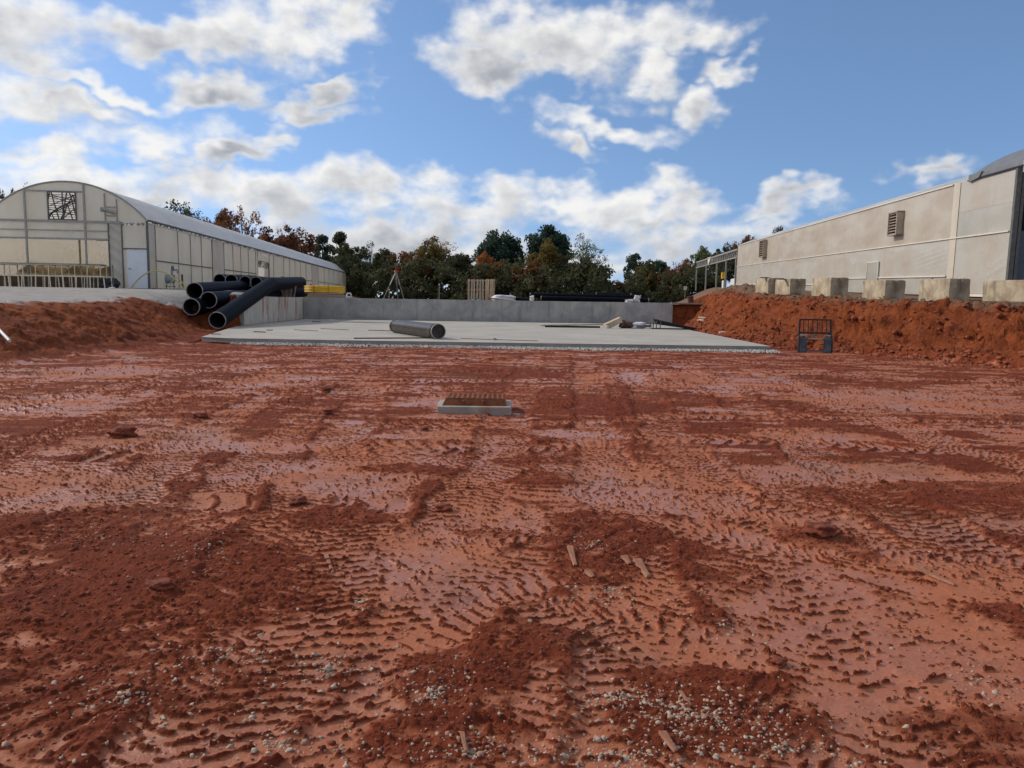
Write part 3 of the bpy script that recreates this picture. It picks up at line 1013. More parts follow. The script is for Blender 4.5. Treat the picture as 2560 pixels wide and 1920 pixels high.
# ------------------------------------------------------------------ loose stone: crushed gravel under the slab edge, stones in the clay
def stone_proto(rng, n=7, m=4):
    vs, fs = [], []
    base = [(0, 0, 1)] + [(math.cos(2 * math.pi * i / n) * math.cos(a), math.sin(2 * math.pi * i / n) * math.cos(a), math.sin(a)) for a in (0.75, 0.0, -0.75) for i in range(n)] + [(0, 0, -1)]
    vs = [np.array(v) * (1 + rng.uniform(-0.50, 0.38)) for v in base]
    vs = np.array(vs) * np.array([1, rng.uniform(0.5, 0.95), rng.uniform(0.4, 0.75)])
    for i in range(n):
        j = (i + 1) % n
        fs.append((0, 1 + i, 1 + j))
        for r_ in range(2):
            a, b = 1 + r_ * n + i, 1 + r_ * n + j
            c, d = a + n, b + n
            fs += [(a, c, d), (a, d, b)]
        fs.append((1 + 2 * n + i, len(vs) - 1, 1 + 2 * n + j))
    return vs, np.array(fs)


def scatter(name, pts, sizes, m, seed, squash=1.0):
    rng = np.random.default_rng(seed)
    protos = [stone_proto(rng, n=5 if len(pts) > 1200 else 6) for _ in range(8)]
    V, Fc, k = [], [], 0
    for p, s in zip(pts, sizes):
        v, f = protos[rng.integers(8)]
        a = rng.uniform(0, 2 * math.pi)
        c, sn = math.cos(a), math.sin(a)
        b = rng.uniform(-0.5, 0.5)
        cb, sb = math.cos(b), math.sin(b)
        w = v * s
        w = np.stack([w[:, 0], w[:, 1] * cb - w[:, 2] * sb, (w[:, 1] * sb + w[:, 2] * cb) * squash], 1)
        w = np.stack([w[:, 0] * c - w[:, 1] * sn, w[:, 0] * sn + w[:, 1] * c, w[:, 2]], 1)
        V.append(w + np.array(p))
        Fc.append(f + k)
        k += len(v)
    me = np_mesh(name, np.concatenate(V), np.concatenate(Fc), m, smooth=False)
    o = bpy.data.objects.new(name, me)
    COL.objects.link(o)
    return o


rng = np.random.default_rng(3)
pts, sz = [], []
for i in range(5200):
    x = rng.uniform(-9.5, 8.9)
    edge = float(np.interp(x, [-10.9, -5.8, 0.2, 8.72], [25.8, 25.45, 25.4, 25.62]))
    g = rng.random()
    s = rng.uniform(0.018, 0.045)
    wide = 0.34 + 0.10 * math.sin(x * 0.9) + 0.10 * math.sin(x * 2.3 + 1)
    if x < -2 and rng.random() < 0.35:
        continue
    pts.append((x, edge - g * wide, 0.075 * (1 - g) ** 0.7 + 0.004))
    sz.append(s)
tag(scatter('crushed_gravel', pts, sz, M['grey_stone'], 5), 'strip of grey crushed gravel along the front edge of the slab', 'gravel', kind='stuff')

pts, sz = [], []
for (px, py, rx, ry, n) in GRAVEL:
    c = onz(px, py)
    for i in range(n):
        a, q = rng.uniform(0, 2 * math.pi), abs(rng.normal(0, 0.55))
        x, y = c.x + math.cos(a) * q * rx, c.y + math.sin(a) * q * ry
        if y < 2.0:
            continue
        pts.append((x, y, 0.0))
        sz.append(0.0030 + 0.0050 * rng.random() + 0.012 * rng.random() ** 7)
P = np.array(pts)
H, _, _ = floor_detail(P[:, 0].astype(np.float32), P[:, 1].astype(np.float32))
P[:, 2] = H + broad(P[:, 0], P[:, 1])[0] + -np.array(sz) * 0.10
tag(scatter('pebbles', P, sz, M['stone'], 6), 'pale pebbles pressed into the wet red clay', 'pebbles', kind='stuff')


# crumbs and clods of clay lying loose on the floor and down the banks
def pick(mask, weight, n, seed):
    rg_ = np.random.default_rng(seed)
    i = np.nonzero(mask)[0]
    w = weight[i].astype(np.float64)
    return rg_.choice(i, size=n, replace=False, p=w / w.sum()), rg_


gx, gy, gz_, gw = GD['x'], GD['y'], GD['z'], GD['W']
ii, rg_ = pick((gy > 2.2) & (gy < 8) & (GD['prof'] < 0.02) & (np.abs(gx) < 0.72 * gy + 0.4), np.clip(1.02 - gw, 0.03, 1) ** 1.5 * np.clip(gy, 2, 6) ** 1.5, 5200, 1)
cs = 0.004 + 0.006 * rg_.random(len(ii)) + 0.016 * rg_.random(len(ii)) ** 9
tag(scatter('loose_clods', np.stack([gx[ii], gy[ii], gz_[ii] + cs * 0.15], 1), cs, M['clod'], 11), 'loose crumbs of red clay over the rough parts of the floor', 'clods', kind='stuff')
ii, rg_ = pick((GD['tr'] > -0.12) & (GD['tr'] < 0.95) & (gy > 15) & (gy < 48) & (gx < 17), np.where(GD['tr'] < 0.35, 1.6, 0.6) * gy ** 1.2, 1500, 2)
cs = 0.025 + 0.045 * rg_.random(len(ii)) + 0.10 * rg_.random(len(ii)) ** 8
tag(scatter('bank_clods', np.stack([gx[ii], gy[ii], gz_[ii] + cs * 0.2], 1), cs, M['bank_clod'], 12), 'clods of orange-red clay fallen down the right bank', 'clods', kind='stuff')


def floor_z(x, y):
    h, _, _ = floor_detail(np.array([x], np.float32), np.array([y], np.float32))
    return float(h[0]) + gz(x, y)


# ------------------------------------------------------------------ catch basin with iron inlet
c = onz(1184, 1035)
bs = empty('catch_basin', (c.x, c.y + 0.42, 0.0), R(1.2))
tag(bs, 'low concrete catch basin frame with rusty iron inlet hood in the clay', 'catch basin')
MB().box((0, -0.42, 0.035), (1.04, 0.10, 0.15)).build('front_kerb', M['basin_conc'], bs, bevel=0.012)
for s_ in (-1, 1):
    MB().box((s_ * 0.49, -0.02, 0.035), (0.085, 0.70, 0.148)).build('side_kerb', M['basin_conc'], bs, bevel=0.012)
MB().box((0, 0.37, 0.03), (1.05, 0.09, 0.13)).build('back_kerb', M['basin_conc'], bs, bevel=0.012)
MB().box((0, -0.02, 0.0), (0.895, 0.68, 0.10)).build('silt_fill', M['clod'], bs)
m = MB()
yb, yf = 0.24, -0.30
w1, w2 = 0.47, 0.415
zt, zb = 0.195, 0.085
m.add([(-w1, yf - 0.03, zb), (w1, yf - 0.03, zb), (w2, yf, zt), (-w2, yf, zt), (-w1, yf + 0.01, zb), (w1, yf + 0.01, zb), (w2, yf + 0.035, zt - 0.01), (-w2, yf + 0.035, zt - 0.01)],
      [(0, 1, 2, 3), (5, 4, 7, 6), (0, 3, 7, 4), (1, 5, 6, 2), (3, 2, 6, 7), (0, 4, 5, 1)])
m.build('hood_front', M['rust'], bs)
for s_ in (-1, 1):
    q = MB()
    q.add([(s_ * w1, yf, zb), (s_ * w1, yb, zb), (s_ * w2, yb, zt), (s_ * w2, yf, zt), (s_ * (w1 - .03), yf, zb), (s_ * (w1 - .03), yb, zb), (s_ * (w2 - .03), yb, zt), (s_ * (w2 - .03), yf, zt)],
          [(0, 1, 2, 3), (4, 7, 6, 5), (0, 3, 7, 4), (1, 5, 6, 2), (3, 2, 6, 7), (0, 4, 5, 1)])
    q.build('hood_side', M['rust'], bs)
MB().box((0, yb, (zt + zb) / 2), (0.86, 0.03, zt - zb)).build('hood_back', M['rust'], bs)
# grate: a lattice of bars over the top
for i in range(5):
    MB().box((0, yf + 0.03 + i * 0.125, zt + 0.006), (0.83, 0.034, 0.022)).build('grate_bar', M['rust'], bs, bevel=0.004)
for i in range(12):
    MB().box((-0.40 + i * 0.8 / 11, (yf + yb) / 2, zt + 0.004), (0.026, 0.54, 0.020)).build('grate_rib', M['rust'], bs)
for x in (-0.16, 0.12):
    MB().box((x, yf - 0.035, zb + 0.045), (0.028, 0.06, 0.10)).build('hood_rib', M['rust'], bs, bevel=0.004)
MB().box((0, yf + 0.2, zt - 0.06), (0.80, 0.4, 0.01)).build('sump_shade_sheet', M['black'], bs)  # black sheet standing in for the shade below the grate


# ------------------------------------------------------------------ pipes
def hollow(name_root, pts, r, label, cat='pipe', mats=('pipe', 'pipe_rim'), group=None, n=28, collar=False):
    """a hollow pipe along pts; its two mouths carry a pale cut rim"""
    pts = [Vector(p) for p in pts]
    root = empty(name_root, pts[0])
    o = pts[0]
    loc = [p - o for p in pts]
    if len(loc) > 2:      # round the mitre a little
        new = [loc[0]]
        for i in range(1, len(loc) - 1):
            a, b, c_ = loc[i - 1], loc[i], loc[i + 1]
            new += [b + (a - b).normalized() * r * 0.45, b, b + (c_ - b).normalized() * r * 0.45]
        loc = new + [loc[-1]]
    MB().path(loc, r, n, caps=False).build('pipe_wall', M[mats[0]], root, smooth=True)
    MB().path(loc, r * 0.93, n, caps=False).build('pipe_bore', M['dark_room'], root, smooth=True)
    for i, j in ((0, 1), (-1, -2)):
        e = loc[i]
        d = (loc[i] - loc[j]).normalized()
        x = d.cross(Vector((0, 0, 1))).normalized()
        y = d.cross(x)
        mb = MB()
        ring = []
        for k in range(n):
            a = 2 * math.pi * k / n
            q = x * math.cos(a) + y * math.sin(a)
            ring += [e + q * r * 1.006 - d * 0.05, e + q * r * 1.006 + d * 0.004, e + q * r * 0.925 + d * 0.004, e + q * r * 0.925 - d * 0.05]
        fs = []
        for k in range(n):
            a, b = k * 4, ((k + 1) % n) * 4
            fs += [(a, b, b + 1, a + 1), (a + 1, b + 1, b + 2, a + 2), (a + 2, b + 2, b + 3, a + 3)]
        mb.add(ring, fs)
        mb.build('pipe_rim', M[mats[1]], root, smooth=True)
        if collar:
            cm = MB()
            for k2 in (0.10, 0.19):
                cm.path([e - d * k2, e - d * (k2 + 0.05)], r * 1.035, n, caps=True)
            cm.build('collar', M[mats[0]], root, smooth=True)
    tag(root, label, cat, group)
    return root


a = Vector((-2.63, 26.95, 0.203 + 0.275))
b = Vector((-4.92, 31.9, 0.203 + 0.275))
hollow('slab_pipe', [a, b], 0.272, 'muddy black pipe lying alone on the concrete slab', mats=('pipe_old', 'pipe_rim'), collar=True)

Rp = 0.385
hollow('drain_pipe', [at(486, 727, 35.6), at(628, 717, 46.0)], Rp, 'black pipe topmost of the left heap, mouth facing left above the red bank', group='black pipes heaped beside the wing wall')
hollow('drain_pipe', [at(521, 750, 35.4), at(700, 737, 49.5)], Rp, 'black pipe second from the top, mouth just right of the lowest left one', group='black pipes heaped beside the wing wall')
hollow('drain_pipe', [at(478, 767, 34.6), at(680, 749, 48.0)], Rp, 'leftmost low black pipe with its mouth on the red dirt', group='black pipes heaped beside the wing wall')
hollow('drain_pipe', [at(543, 801, 33.6), at(676, 710, 43.4), at(752, 706, 52.5)], Rp * 0.98, 'bent black pipe sloping down to the slab corner beside the wing wall', group='black pipes heaped beside the wing wall')
hollow('drain_pipe', [at(660, 730, 47.5), at(759, 729, 55.0)], Rp, 'short black pipe lying right of the bent one behind the wing wall', group='black pipes heaped beside the wing wall')
for px, py, nth in ((549, 700, 'leftmost'), (578, 701, 'second from left'), (613, 705, 'third from left'), (640, 707, 'rightmost')):
    hollow('drain_pipe', [at(px, py, 44.0), at(px + 60, py + 1, 50.0)], 0.345, nth + ' of the four black pipe mouths in the row behind the heap', group='black pipes in the back row', n=24)

# long pipes beyond the wall
long_p = [((1325, 738), (1602, 744), 54.2, .17, 'upper long black pipe lying behind the retaining wall'),
          ((1352, 746), (1622, 752), 52.2, .17, 'lower long black pipe lying just behind the retaining wall'),
          ((1490, 735), (1578, 737), 56.5, .10, 'thin grey-black pipe end behind the two long pipes'),
          ((1286, 748), (1330, 749), 53.0, .14, 'short black pipe stub beside the white tarp bundle')]
for p, q, Y, r, lb in long_p:
    hollow('long_pipe', [at(*p, Y), at(*q, Y - 0.6)], r, lb, group='long pipes behind the retaining wall', n=20)

# ------------------------------------------------------------------ yellow coil on its pallet
c = at(812, 733, 46.0)
coil = empty('pipe_coil', (c.x, 46.0, c.z - 0.02), R(3))
tag(coil, 'flat stacked coil of bright yellow pipe behind the wing wall', 'pipe coil')
for i in range(5):
    ring = [(1.17 * math.cos(2 * math.pi * k / 40) * (1 - 0.02 * (i % 2)), 0.95 * math.sin(2 * math.pi * k / 40), 0.10 + i * 0.075) for k in range(40)]
    MB().path(ring, 0.042, 10, closed=True).build('coil_turn', M['yellow'], coil, smooth=True)
    ring = [(v[0] * 0.90, v[1] * 0.88, v[2] + 0.01) for v in ring]
    MB().path(ring, 0.042, 8, closed=True).build('coil_turn', M['yellow'], coil, smooth=True)
for a in (-1.95, -1.25, 0.4, 2.4):
    x, y = 1.2 * math.cos(a), 0.98 * math.sin(a)
    MB().bar((x, y, 0.03), (x, y, 0.47), 0.035, 0.015).build('strap', M['black'], coil)
MB().prism([(1.12 * math.cos(2 * math.pi * k / 20), 0.9 * math.sin(2 * math.pi * k / 20)) for k in range(20)], -0.02, 0.055).build('coil_base', M['dirty_tarp'], coil)
c = at(777, 715, 47.2)
mk = MB().path([(-0.2, 0, 0), (0, 0, 0.16), (0.24, 0, 0.0)], 0.07, 8).build('red_hose_end', M['red'], loc=(c.x, 47.2, c.z - 0.08), smooth=True)
tag(mk, 'small red bent hose end lying on the yellow coil', 'hose')

# leaning boards between pipe heap and coil
c = at(716, 744, 48.4)
st = empty('plank_bundle', (c.x, 48.4, c.z - 0.05))
tag(st, 'dark weathered planks standing upright against the pipes by the wing wall', 'planks')
for i, (dx, h, w) in enumerate(((-0.24, 1.38, 0.17), (0.0, 1.10, 0.24), (0.24, 1.02, 0.18), (0.46, 0.78, 0.07), (-0.45, 0.98, 0.06))):
    MB().bar((dx, 0, 0), (dx + 0.05 * (i - 1.5), 0.25, h), w, 0.045).build('plank', M['wood_grey'], st, bevel=0.006)

# white plumbing elbow, stakes, tripod
c = at(870, 742, 50.9)
el = MB().path([(-0.12, 0, 0.02), (-0.12, 0, 0.24), (-0.06, 0, 0.31), (0.12, 0, 0.31), (0.16, 0, 0.24), (0.16, 0, 0.16)], 0.045, 10).path([(-0.12, 0, 0.06), (0.22, 0.1, 0.06)], 0.04, 8).build('pipe_elbow', M['white'], loc=(c.x, 51.1, 1.62), smooth=True)
tag(el, 'white plastic pipe elbow on top of the wall beside the yellow coil', 'pipe fitting')

tp = empty('survey_tripod', (at(966, 742, 53).x, 53.2, 1.52))
tag(tp, 'surveying tripod with red head and laser level behind the wall', 'tripod')
hx = at(990, 678, 53.2)
top = Vector((hx.x - tp.location.x, 0, hx.z - tp.location.z))
for i, (px, dy) in enumerate(((959, -0.3), (1011, -0.1), (992, 0.55))):
    f = Vector((at(px, 742, 53.2).x - tp.location.x, dy, 0.0))
    mid = top.lerp(f, 0.5)
    leg = MB().tube(top + Vector((0, 0, -0.02)), mid, 0.032, 8).build('leg', M['white'] if i == 0 else M['galv'], tp, smooth=True)
    MB().tube(mid, f, 0.022, 8).build('lower_tube', M['galv'], leg, smooth=True)
    MB().box(mid, (0.09, 0.09, 0.11)).build('clamp', M['galv_dark'], leg)
    MB().tube(f, f + Vector((0, 0, 0.14)), 0.04, 8, 0.02).build('foot', M['galv'], leg)
MB().tube(top + Vector((0, 0, -0.07)), top + Vector((0, 0, 0.06)), 0.15, 14, 0.11).build('head', M['red'], tp, smooth=True)
MB().tube(top + Vector((0, 0, 0.05)), top + Vector((0, 0, 0.36)), 0.03, 8).build('column', M['galv_dark'], tp)
MB().box(top + Vector((0, 0, 0.46)), (0.20, 0.18, 0.20)).build('laser_level', M['galv_dark'], tp, bevel=0.03)
MB().tube(top + Vector((0, 0, -0.07)), top + Vector((0, 0, -0.6)), 0.02, 8).build('centre_rod', M['galv'], tp)
for px, py, lb in ((973, 724, 'short grey survey stake beside the left tripod leg'), (1098, 711, 'thin pale survey stake standing alone right of the tripod')):
    t_ = at(px, py, 52.0)
    e = empty('survey_stake', (t_.x, 52.0, 1.5))
    MB().tube((0, 0, 0), (0, 0, t_.z - 1.5), 0.028, 6).build('rod', M['wood_grey'], e)
    MB().box((0, 0, t_.z - 1.5), (0.10, 0.07, 0.07)).build('cap', M['white'], e)
    MB().box((0, 0, 0.04), (0.16, 0.16, 0.08)).build('base', M['wood_grey'], e)
    tag(e, lb, 'stake', 'survey stakes behind the wall')


# pallets on edge
def pallet(px0, px1, Y, n, yaw, label):
    a, b = at(px0, 747, Y), at(px1, 747, Y)
    W_ = (b - a).length
    Ht = at(px0, 697, Y).z - a.z
    e = empty('pallet', ((a.x + b.x) / 2, Y, 1.50), yaw)
    tag(e, label, 'pallet', 'pallets on edge behind the wall')
    H_ = Ht + (a.z - 1.50)
    for i in range(n):
        x = -W_ / 2 + W_ * (i + 0.5) / n
        lean = 0.03 * math.sin(i * 2.3)
        MB().bar((x, 0, 0.02), (x + lean, 0, H_ - 0.02 + 0.02 * math.sin(i * 3.1)), W_ / n * 0.60, 0.022, up=(0, 1, 0)).build('slat', M['wood'], e)
    for z in (0.10, H_ * 0.52, H_ - 0.10):
        MB().box((0, 0.062, z), (W_, 0.10, 0.05)).build('stringer', M['wood'], e)
    for i in range(3):
        x = -W_ / 2 + W_ * (0.06 + 0.44 * i)
        MB().bar((x, 0.124, 0.02), (x, 0.124, H_ - 0.03), W_ / n * 0.56, 0.02, up=(0, 1, 0)).build('back_slat', M['wood'], e)


pallet(1168, 1218, 53.0, 7, R(4), 'grey wooden pallet standing on edge, left of the pair')
pallet(1212, 1236, 53.4, 6, R(-28), 'narrow-looking wooden pallet turned away, right of the pair')
c = at(1192, 747, 53.6)
for dx, lb in ((-0.14, 'pale green roll of wrap behind the left side of the left pallet'), (0.28, 'pale green roll of wrap behind the right side of the left pallet')):
    gw_ = MB().tube((0, 0, 0), (0, 0, 0.58), 0.12, 14).tube((0, 0, 0.58), (0, 0, 0.60), 0.05, 10).build('wrap_roll', M['green'], loc=(c.x + dx, 53.5, 1.5), smooth=True)
    tag(gw_, lb, 'roll', 'rolls behind the pallets')


def lumpy(name, m, loc, size, seed, label, cat, sub=3, amp=0.25, rz=0.0, flat=0.0, kind=None, group=None):
    """a soft or rough lump: subdivided box pushed about by noise"""
    n = 5 + sub * 2
    mb = MB()
    rg_ = random.Random(seed)
    ph = [rg_.uniform(0, 9) for _ in range(6)]
    vs = {}

    def P(u, v, w):
        p = Vector((u, v, w)) * 2 - Vector((1, 1, 1))
        q = p.normalized()
        r_ = 1.0 / max(abs(q.x) ** 4 + abs(q.y) ** 4 + abs(q.z) ** 4, 1e-6) ** 0.25
        k = 1 + amp * (0.5 * math.sin(q.x * 4 + ph[0]) * math.sin(q.y * 5 + ph[1]) + 0.4 * math.sin(q.z * 7 + ph[2] + q.x * 3) + 0.3 * math.sin(q.x * 11 + ph[3]) * math.sin(q.z * 9 + q.y * 10 + ph[4]))
        q = q * r_ * k
        z = q.z * 0.5 + 0.5
        return (q.x * size[0] / 2, q.y * size[1] / 2, max(z, flat) * size[2])
    for ax in range(3):
        for sd in (0, 1):
            def fn(u, v, ax=ax, sd=sd):
                c_ = [0, 0, 0]
                c_[ax] = sd
                c_[(ax + 1) % 3] = u if sd else v
                c_[(ax + 2) % 3] = v if sd else u
                return P(*c_)
            mb.grid(fn, n, n)
    o = mb.build(name, m, loc=loc, rz=rz)
    me = o.data
    import bmesh
    bm = bmesh.new()
    bm.from_mesh(me)
    bmesh.ops.remove_doubles(bm, verts=bm.verts, dist=0.0005)
    bm.to_mesh(me)
    bm.free()
    me.shade_smooth()
    tag(o, label, cat, group, kind)
    return o


c = at(1260, 747, 52.2)
lumpy('tarp_bundle', M['tarp'], (c.x, 52.2, 1.55), (1.5, 0.8, 0.42), 3, 'folded white tarp bundle on the wall top beside the pallets', 'tarp', amp=0.18)
c = at(1600, 750, 51.6)
lumpy('white_bag', M['tarp'], (at(1592, 750, 51.5).x, 51.5, 1.58), (0.38, 0.35, 0.50), 4, 'small upright white bag on the right end of the long pipes', 'bag', amp=0.22)
lumpy('white_rag', M['tarp'], (at(1574, 750, 51.5).x, 51.45, 1.58), (0.52, 0.35, 0.22), 5, 'crumpled white rag left of the upright bag on the wall', 'rag', amp=0.3)
lumpy('white_rag', M['white'], (at(1330, 748, 51.5).x, 51.5, 1.58), (0.26, 0.25, 0.36), 15, 'white tie-down rag on the left end of the long pipes', 'rag', amp=0.3)

# barrel and small sign on the right spoil heap
c = at(1725, 756, 46)
bz = gz(c.x, 46)
br_ = empty('bucket', (c.x, 46, at(1725, 753, 46).z - 0.05), 0)
tag(br_, 'dark brown bucket tipped in the spoil heap right of the wall', 'bucket')
MB().path([(0.06, 0, -0.05), (0, 0, 0.32)], 0.2, 18, radii=[0.15, 0.19], caps=True).build('bucket_shell', M['brown'], br_, smooth=True)
MB().path([(0.0, 0, 0.30), (-0.005, 0, 0.345)], 0.205, 18).build('bucket_rim', M['brown'], br_, smooth=True)
c = at(1713, 722, 49.5)
c = at(1713, 722, 53.0)
sg = empty('marker_sign', (c.x, 53.0, gz(c.x, 53.0)), 0)
tag(sg, 'tiny white square marker sign on a thin stake above the spoil heap', 'sign')
hz = at(1713, 720, 53.0).z - sg.location.z
MB().tube((0, 0, -0.2), (0, 0, hz), 0.018, 6).build('post', M['galv'], sg)
MB().box((0, -0.02, hz), (0.20, 0.012, 0.22)).build('plate', M['white'], sg)
MB().box((0, -0.028, hz + 0.01), (0.07, 0.004, 0.08)).build('mark', M['galv_dark'], sg)

# ------------------------------------------------------------------ things on the slab
Z0 = 0.204


def stick(p0, p1, w, h, m, label, cat='board', z=Z0, name='board', group=None, pz=None):
    a, b = onz(*p0, z), onz(*p1, z)
    c_ = (a + b) / 2
    d = b - a
    o = MB().bar((-d.length / 2, 0, h / 2), (d.length / 2, 0, h / 2), w, h).build(name, m, loc=(c_.x, c_.y, z), rz=math.atan2(d.y, d.x), bevel=min(w, h) * 0.15)
    tag(o, label, cat, group)
    return o


G = 'loose sticks on the slab'
stick((885, 847), (1078, 846), 0.055, 0.04, M['wood_dark'], 'long dark board in front of the lone pipe on the slab', group=G)
stick((921, 826), (1004, 829), 0.05, 0.035, M['mudwood'], 'reddish stick left of the lone pipe near its far end', group=G)
stick((1000, 834), (1032, 834), 0.06, 0.03, M['wood_dark'], 'short dark stick tucked under the left side of the lone pipe', group=G)
stick((1152, 847), (1345, 853), 0.03, 0.025, M['wood_grey'], 'thin grey rod right of the lone pipe near the slab edge', group=G)
stick((636, 830), (662, 831), 0.12, 0.03, M['wood_dark'], 'dark scrap on the slab below the wing wall', group=G)
stick((528, 836), (552, 836), 0.10, 0.03, M['mudwood'], 'muddy board scrap at the left corner of the slab', group=G)
stick((735, 825), (795, 828), 0.04, 0.02, M['wood_dark'], 'dark thin strip on the slab in front of the wall corner', group=G)
stick((802, 822), (872, 825), 0.04, 0.02, M['wood_dark'], 'dark thin strip left of the lone pipe close to the wall', group=G)
stick((783, 804), (800, 805), 0.16, 0.03, M['wood_dark'], 'little dark chip on the slab near the wall corner', group=G)
stick((666, 826), (682, 826), 0.10, 0.03, M['wood_dark'], 'little dark chip on the slab right of the wing wall', group=G)
rb = stick((1232, 850), (1240, 850), 0.18, 0.07, M['wood_grey'], 'small grey rubble piece lying on the thin grey rod', 'rubble', name='rubble_piece')

stick((1352, 815), (1522, 812), 0.14, 0.07, M['wood'], 'long pale timber lying along the slab before the wall', 'timber', name='timber')
stick((1362, 818), (1500, 820), 0.05, 0.10, M['black'], 'long dark steel angle lying in front of the pale timber', 'steel bar', name='steel_angle')
c = onz(1536, 821, Z0)
bk = empty('timber_block', (c.x, c.y + 0.3, Z0), R(12))
tag(bk, 'tilted brown timber block with a dark end on the slab', 'timber')
rt = Matrix.Rotation(R(-24), 3, 'Y')
MB().box((-0.05, 0, 0.27), (0.95, 0.42, 0.30), rt).build('block', M['wood'], bk, bevel=0.02)
MB().box((0.46, -0.02, 0.25), (0.12, 0.42, 0.42), Matrix.Rotation(R(28), 3, 'Y')).build('dark_end', M['wood_dark'], bk, bevel=0.02)
MB().box((-0.45, -0.24, 0.08), (0.14, 0.12, 0.14)).build('chock', M['tarp'], bk, bevel=0.03)
c = onz(1570, 821, Z0)
lumpy('cable_bundle', M['brown'], (c.x, c.y + 0.3, Z0), (0.72, 0.6, 0.36), 8, 'brown rounded bundle between the timber block and the white sack', 'bundle', amp=0.12)
lumpy('white_sack', M['tarp'], (onz(1596, 821, Z0).x, c.y + 0.25, Z0), (0.75, 0.6, 0.33), 9, 'white sack lying beside the brown bundle on the slab', 'sack', amp=0.18)
lumpy('white_sack', M['tarp'], (onz(1559, 821, Z0).x, c.y + 0.55, Z0), (0.35, 0.5, 0.35), 10, 'white sack corner behind the brown bundle', 'sack', amp=0.18)

c = onz(1640, 823, Z0)
rk = empty('steel_rack', (c.x, c.y + 0.2, Z0), R(-6))
tag(rk, 'collapsed black steel frame at the right end of the wall', 'steel frame')
for i in range(6):
    MB().bar((-0.1 + 0.03 * i, 0.10 * i, 0.52 - 0.05 * i), (2.3 - 0.1 * i, 0.10 * i - 0.2, 0.05), 0.05, 0.04).build('bar', M['black'], rk)
for x, h in ((-0.12, 0.62), (0.05, 0.55), (-0.3, 0.36), (0.25, 0.45)):
    MB().bar((x, 0, 0.01), (x + 0.03, 0.05, h), 0.05, 0.05).build('upright', M['galv_dark'], rk)
MB().box((0.9, 0.1, 0.03), (2.2, 0.5, 0.05)).build('base_sheet', M['black'], rk)
MB().bar((-1.0, 0, 0.12), (-0.2, 0.05, 0.16), 0.10, 0.12).build('cross_bar', M['galv_dark'], rk)
c = at(1690, 816, 44)
lumpy('tarp_scrap', M['dirty_tarp'], (at(1782, 802, 42).x, 42, at(1782, 806, 42).z), (1.35, 0.7, 0.30), 12, 'crumpled pinkish tarp on the slumped dirt right of the wall', 'tarp', amp=0.35)
lumpy('plastic_scrap', M['white'], (at(1808, 832, 36).x, 36, at(1808, 834, 36).z), (0.36, 0.2, 0.10), 13, 'small white plastic scrap on the dirt beside the slab', 'scrap', amp=0.35)

# ------------------------------------------------------------------ pallet fork frame for a loader
c = onz(2040, 882)
fk = empty('loader_fork_frame', (c.x, c.y + 0.05, 0.0), R(-9))
tag(fk, 'black steel loader fork frame with barred backrest against the red bank', 'loader attachment')
fw = 1.10
for s_ in (-1, 1):
    MB().bar((s_ * fw / 2 * 0.97, 0.14, 0.0), (s_ * fw / 2 * 0.91, 0.30, 1.13), 0.055, 0.06).build('side_post', M['black'], fk, bevel=0.006)
MB().bar((-fw * 0.47, 0.30, 1.11), (fw * 0.47, 0.30, 1.11), 0.05, 0.05).build('top_rail', M['black'], fk, bevel=0.006)
MB().bar((-fw * 0.47, 0.24, 0.66), (fw * 0.47, 0.24, 0.66), 0.06, 0.06).build('middle_rail', M['black'], fk, bevel=0.006)
MB().bar((-fw * 0.30, 0.20, 0.46), (fw * 0.26, 0.20, 0.46), 0.04, 0.045).build('lower_rail', M['galv'], fk, bevel=0.006)
MB().bar((-fw * 0.30, 0.12, 0.06), (fw * 0.30, 0.12, 0.06), 0.05, 0.04).build('bottom_rail', M['galv_dark'], fk, bevel=0.006)
for i in range(6):
    x = -fw * 0.34 + i * fw * 0.68 / 5
    MB().bar((x, 0.245, 0.68), (x, 0.295, 1.09), 0.026, 0.03).build('backrest_bar', M['black'], fk)
for x in (-0.36, -0.02, 0.40):
    MB().bar((x, 0.2, 0.48), (x, 0.235, 0.65), 0.05, 0.05).build('lug', M['galv_dark'], fk, bevel=0.006)
for s_ in (-1, 1):
    x = s_ * 0.395
    MB().add([(x - 0.125, 0.10, 0.0), (x + 0.125, 0.10, 0.0), (x + 0.125, 0.13, 0.52), (x - 0.125, 0.13, 0.52), (x - 0.125, 0.04, 0.0), (x + 0.125, 0.04, 0.0), (x + 0.125, 0.075, 0.52), (x - 0.125, 0.075, 0.52)],
             [(0, 3, 2, 1), (4, 5, 6, 7), (0, 1, 5, 4), (1, 2, 6, 5), (2, 3, 7, 6), (3, 0, 4, 7)]).build('coupler_plate', M['fork_plate'], fk, bevel=0.008)
    MB().bar((s_ * 0.545, 0.05, 0.02), (s_ * 0.53, 0.15, 0.56), 0.03, 0.12).build('side_flange', M['black'], fk, bevel=0.006)
    MB().tube((x - 0.1, 0.16, 0.57), (x + 0.1, 0.16, 0.57), 0.03, 10).build('pin', M['galv'], fk)
c2 = onz(2108, 880)
pk = MB().bar((-0.36, 0.1, 0.02), (0.36, -0.05, 0.17), 0.12, 0.03).build('plank', M['mudwood'], loc=(c2.x, c2.y, 0.02), rz=0.1)
tag(pk, 'muddy plank leaning on the clay right of the fork frame', 'plank')

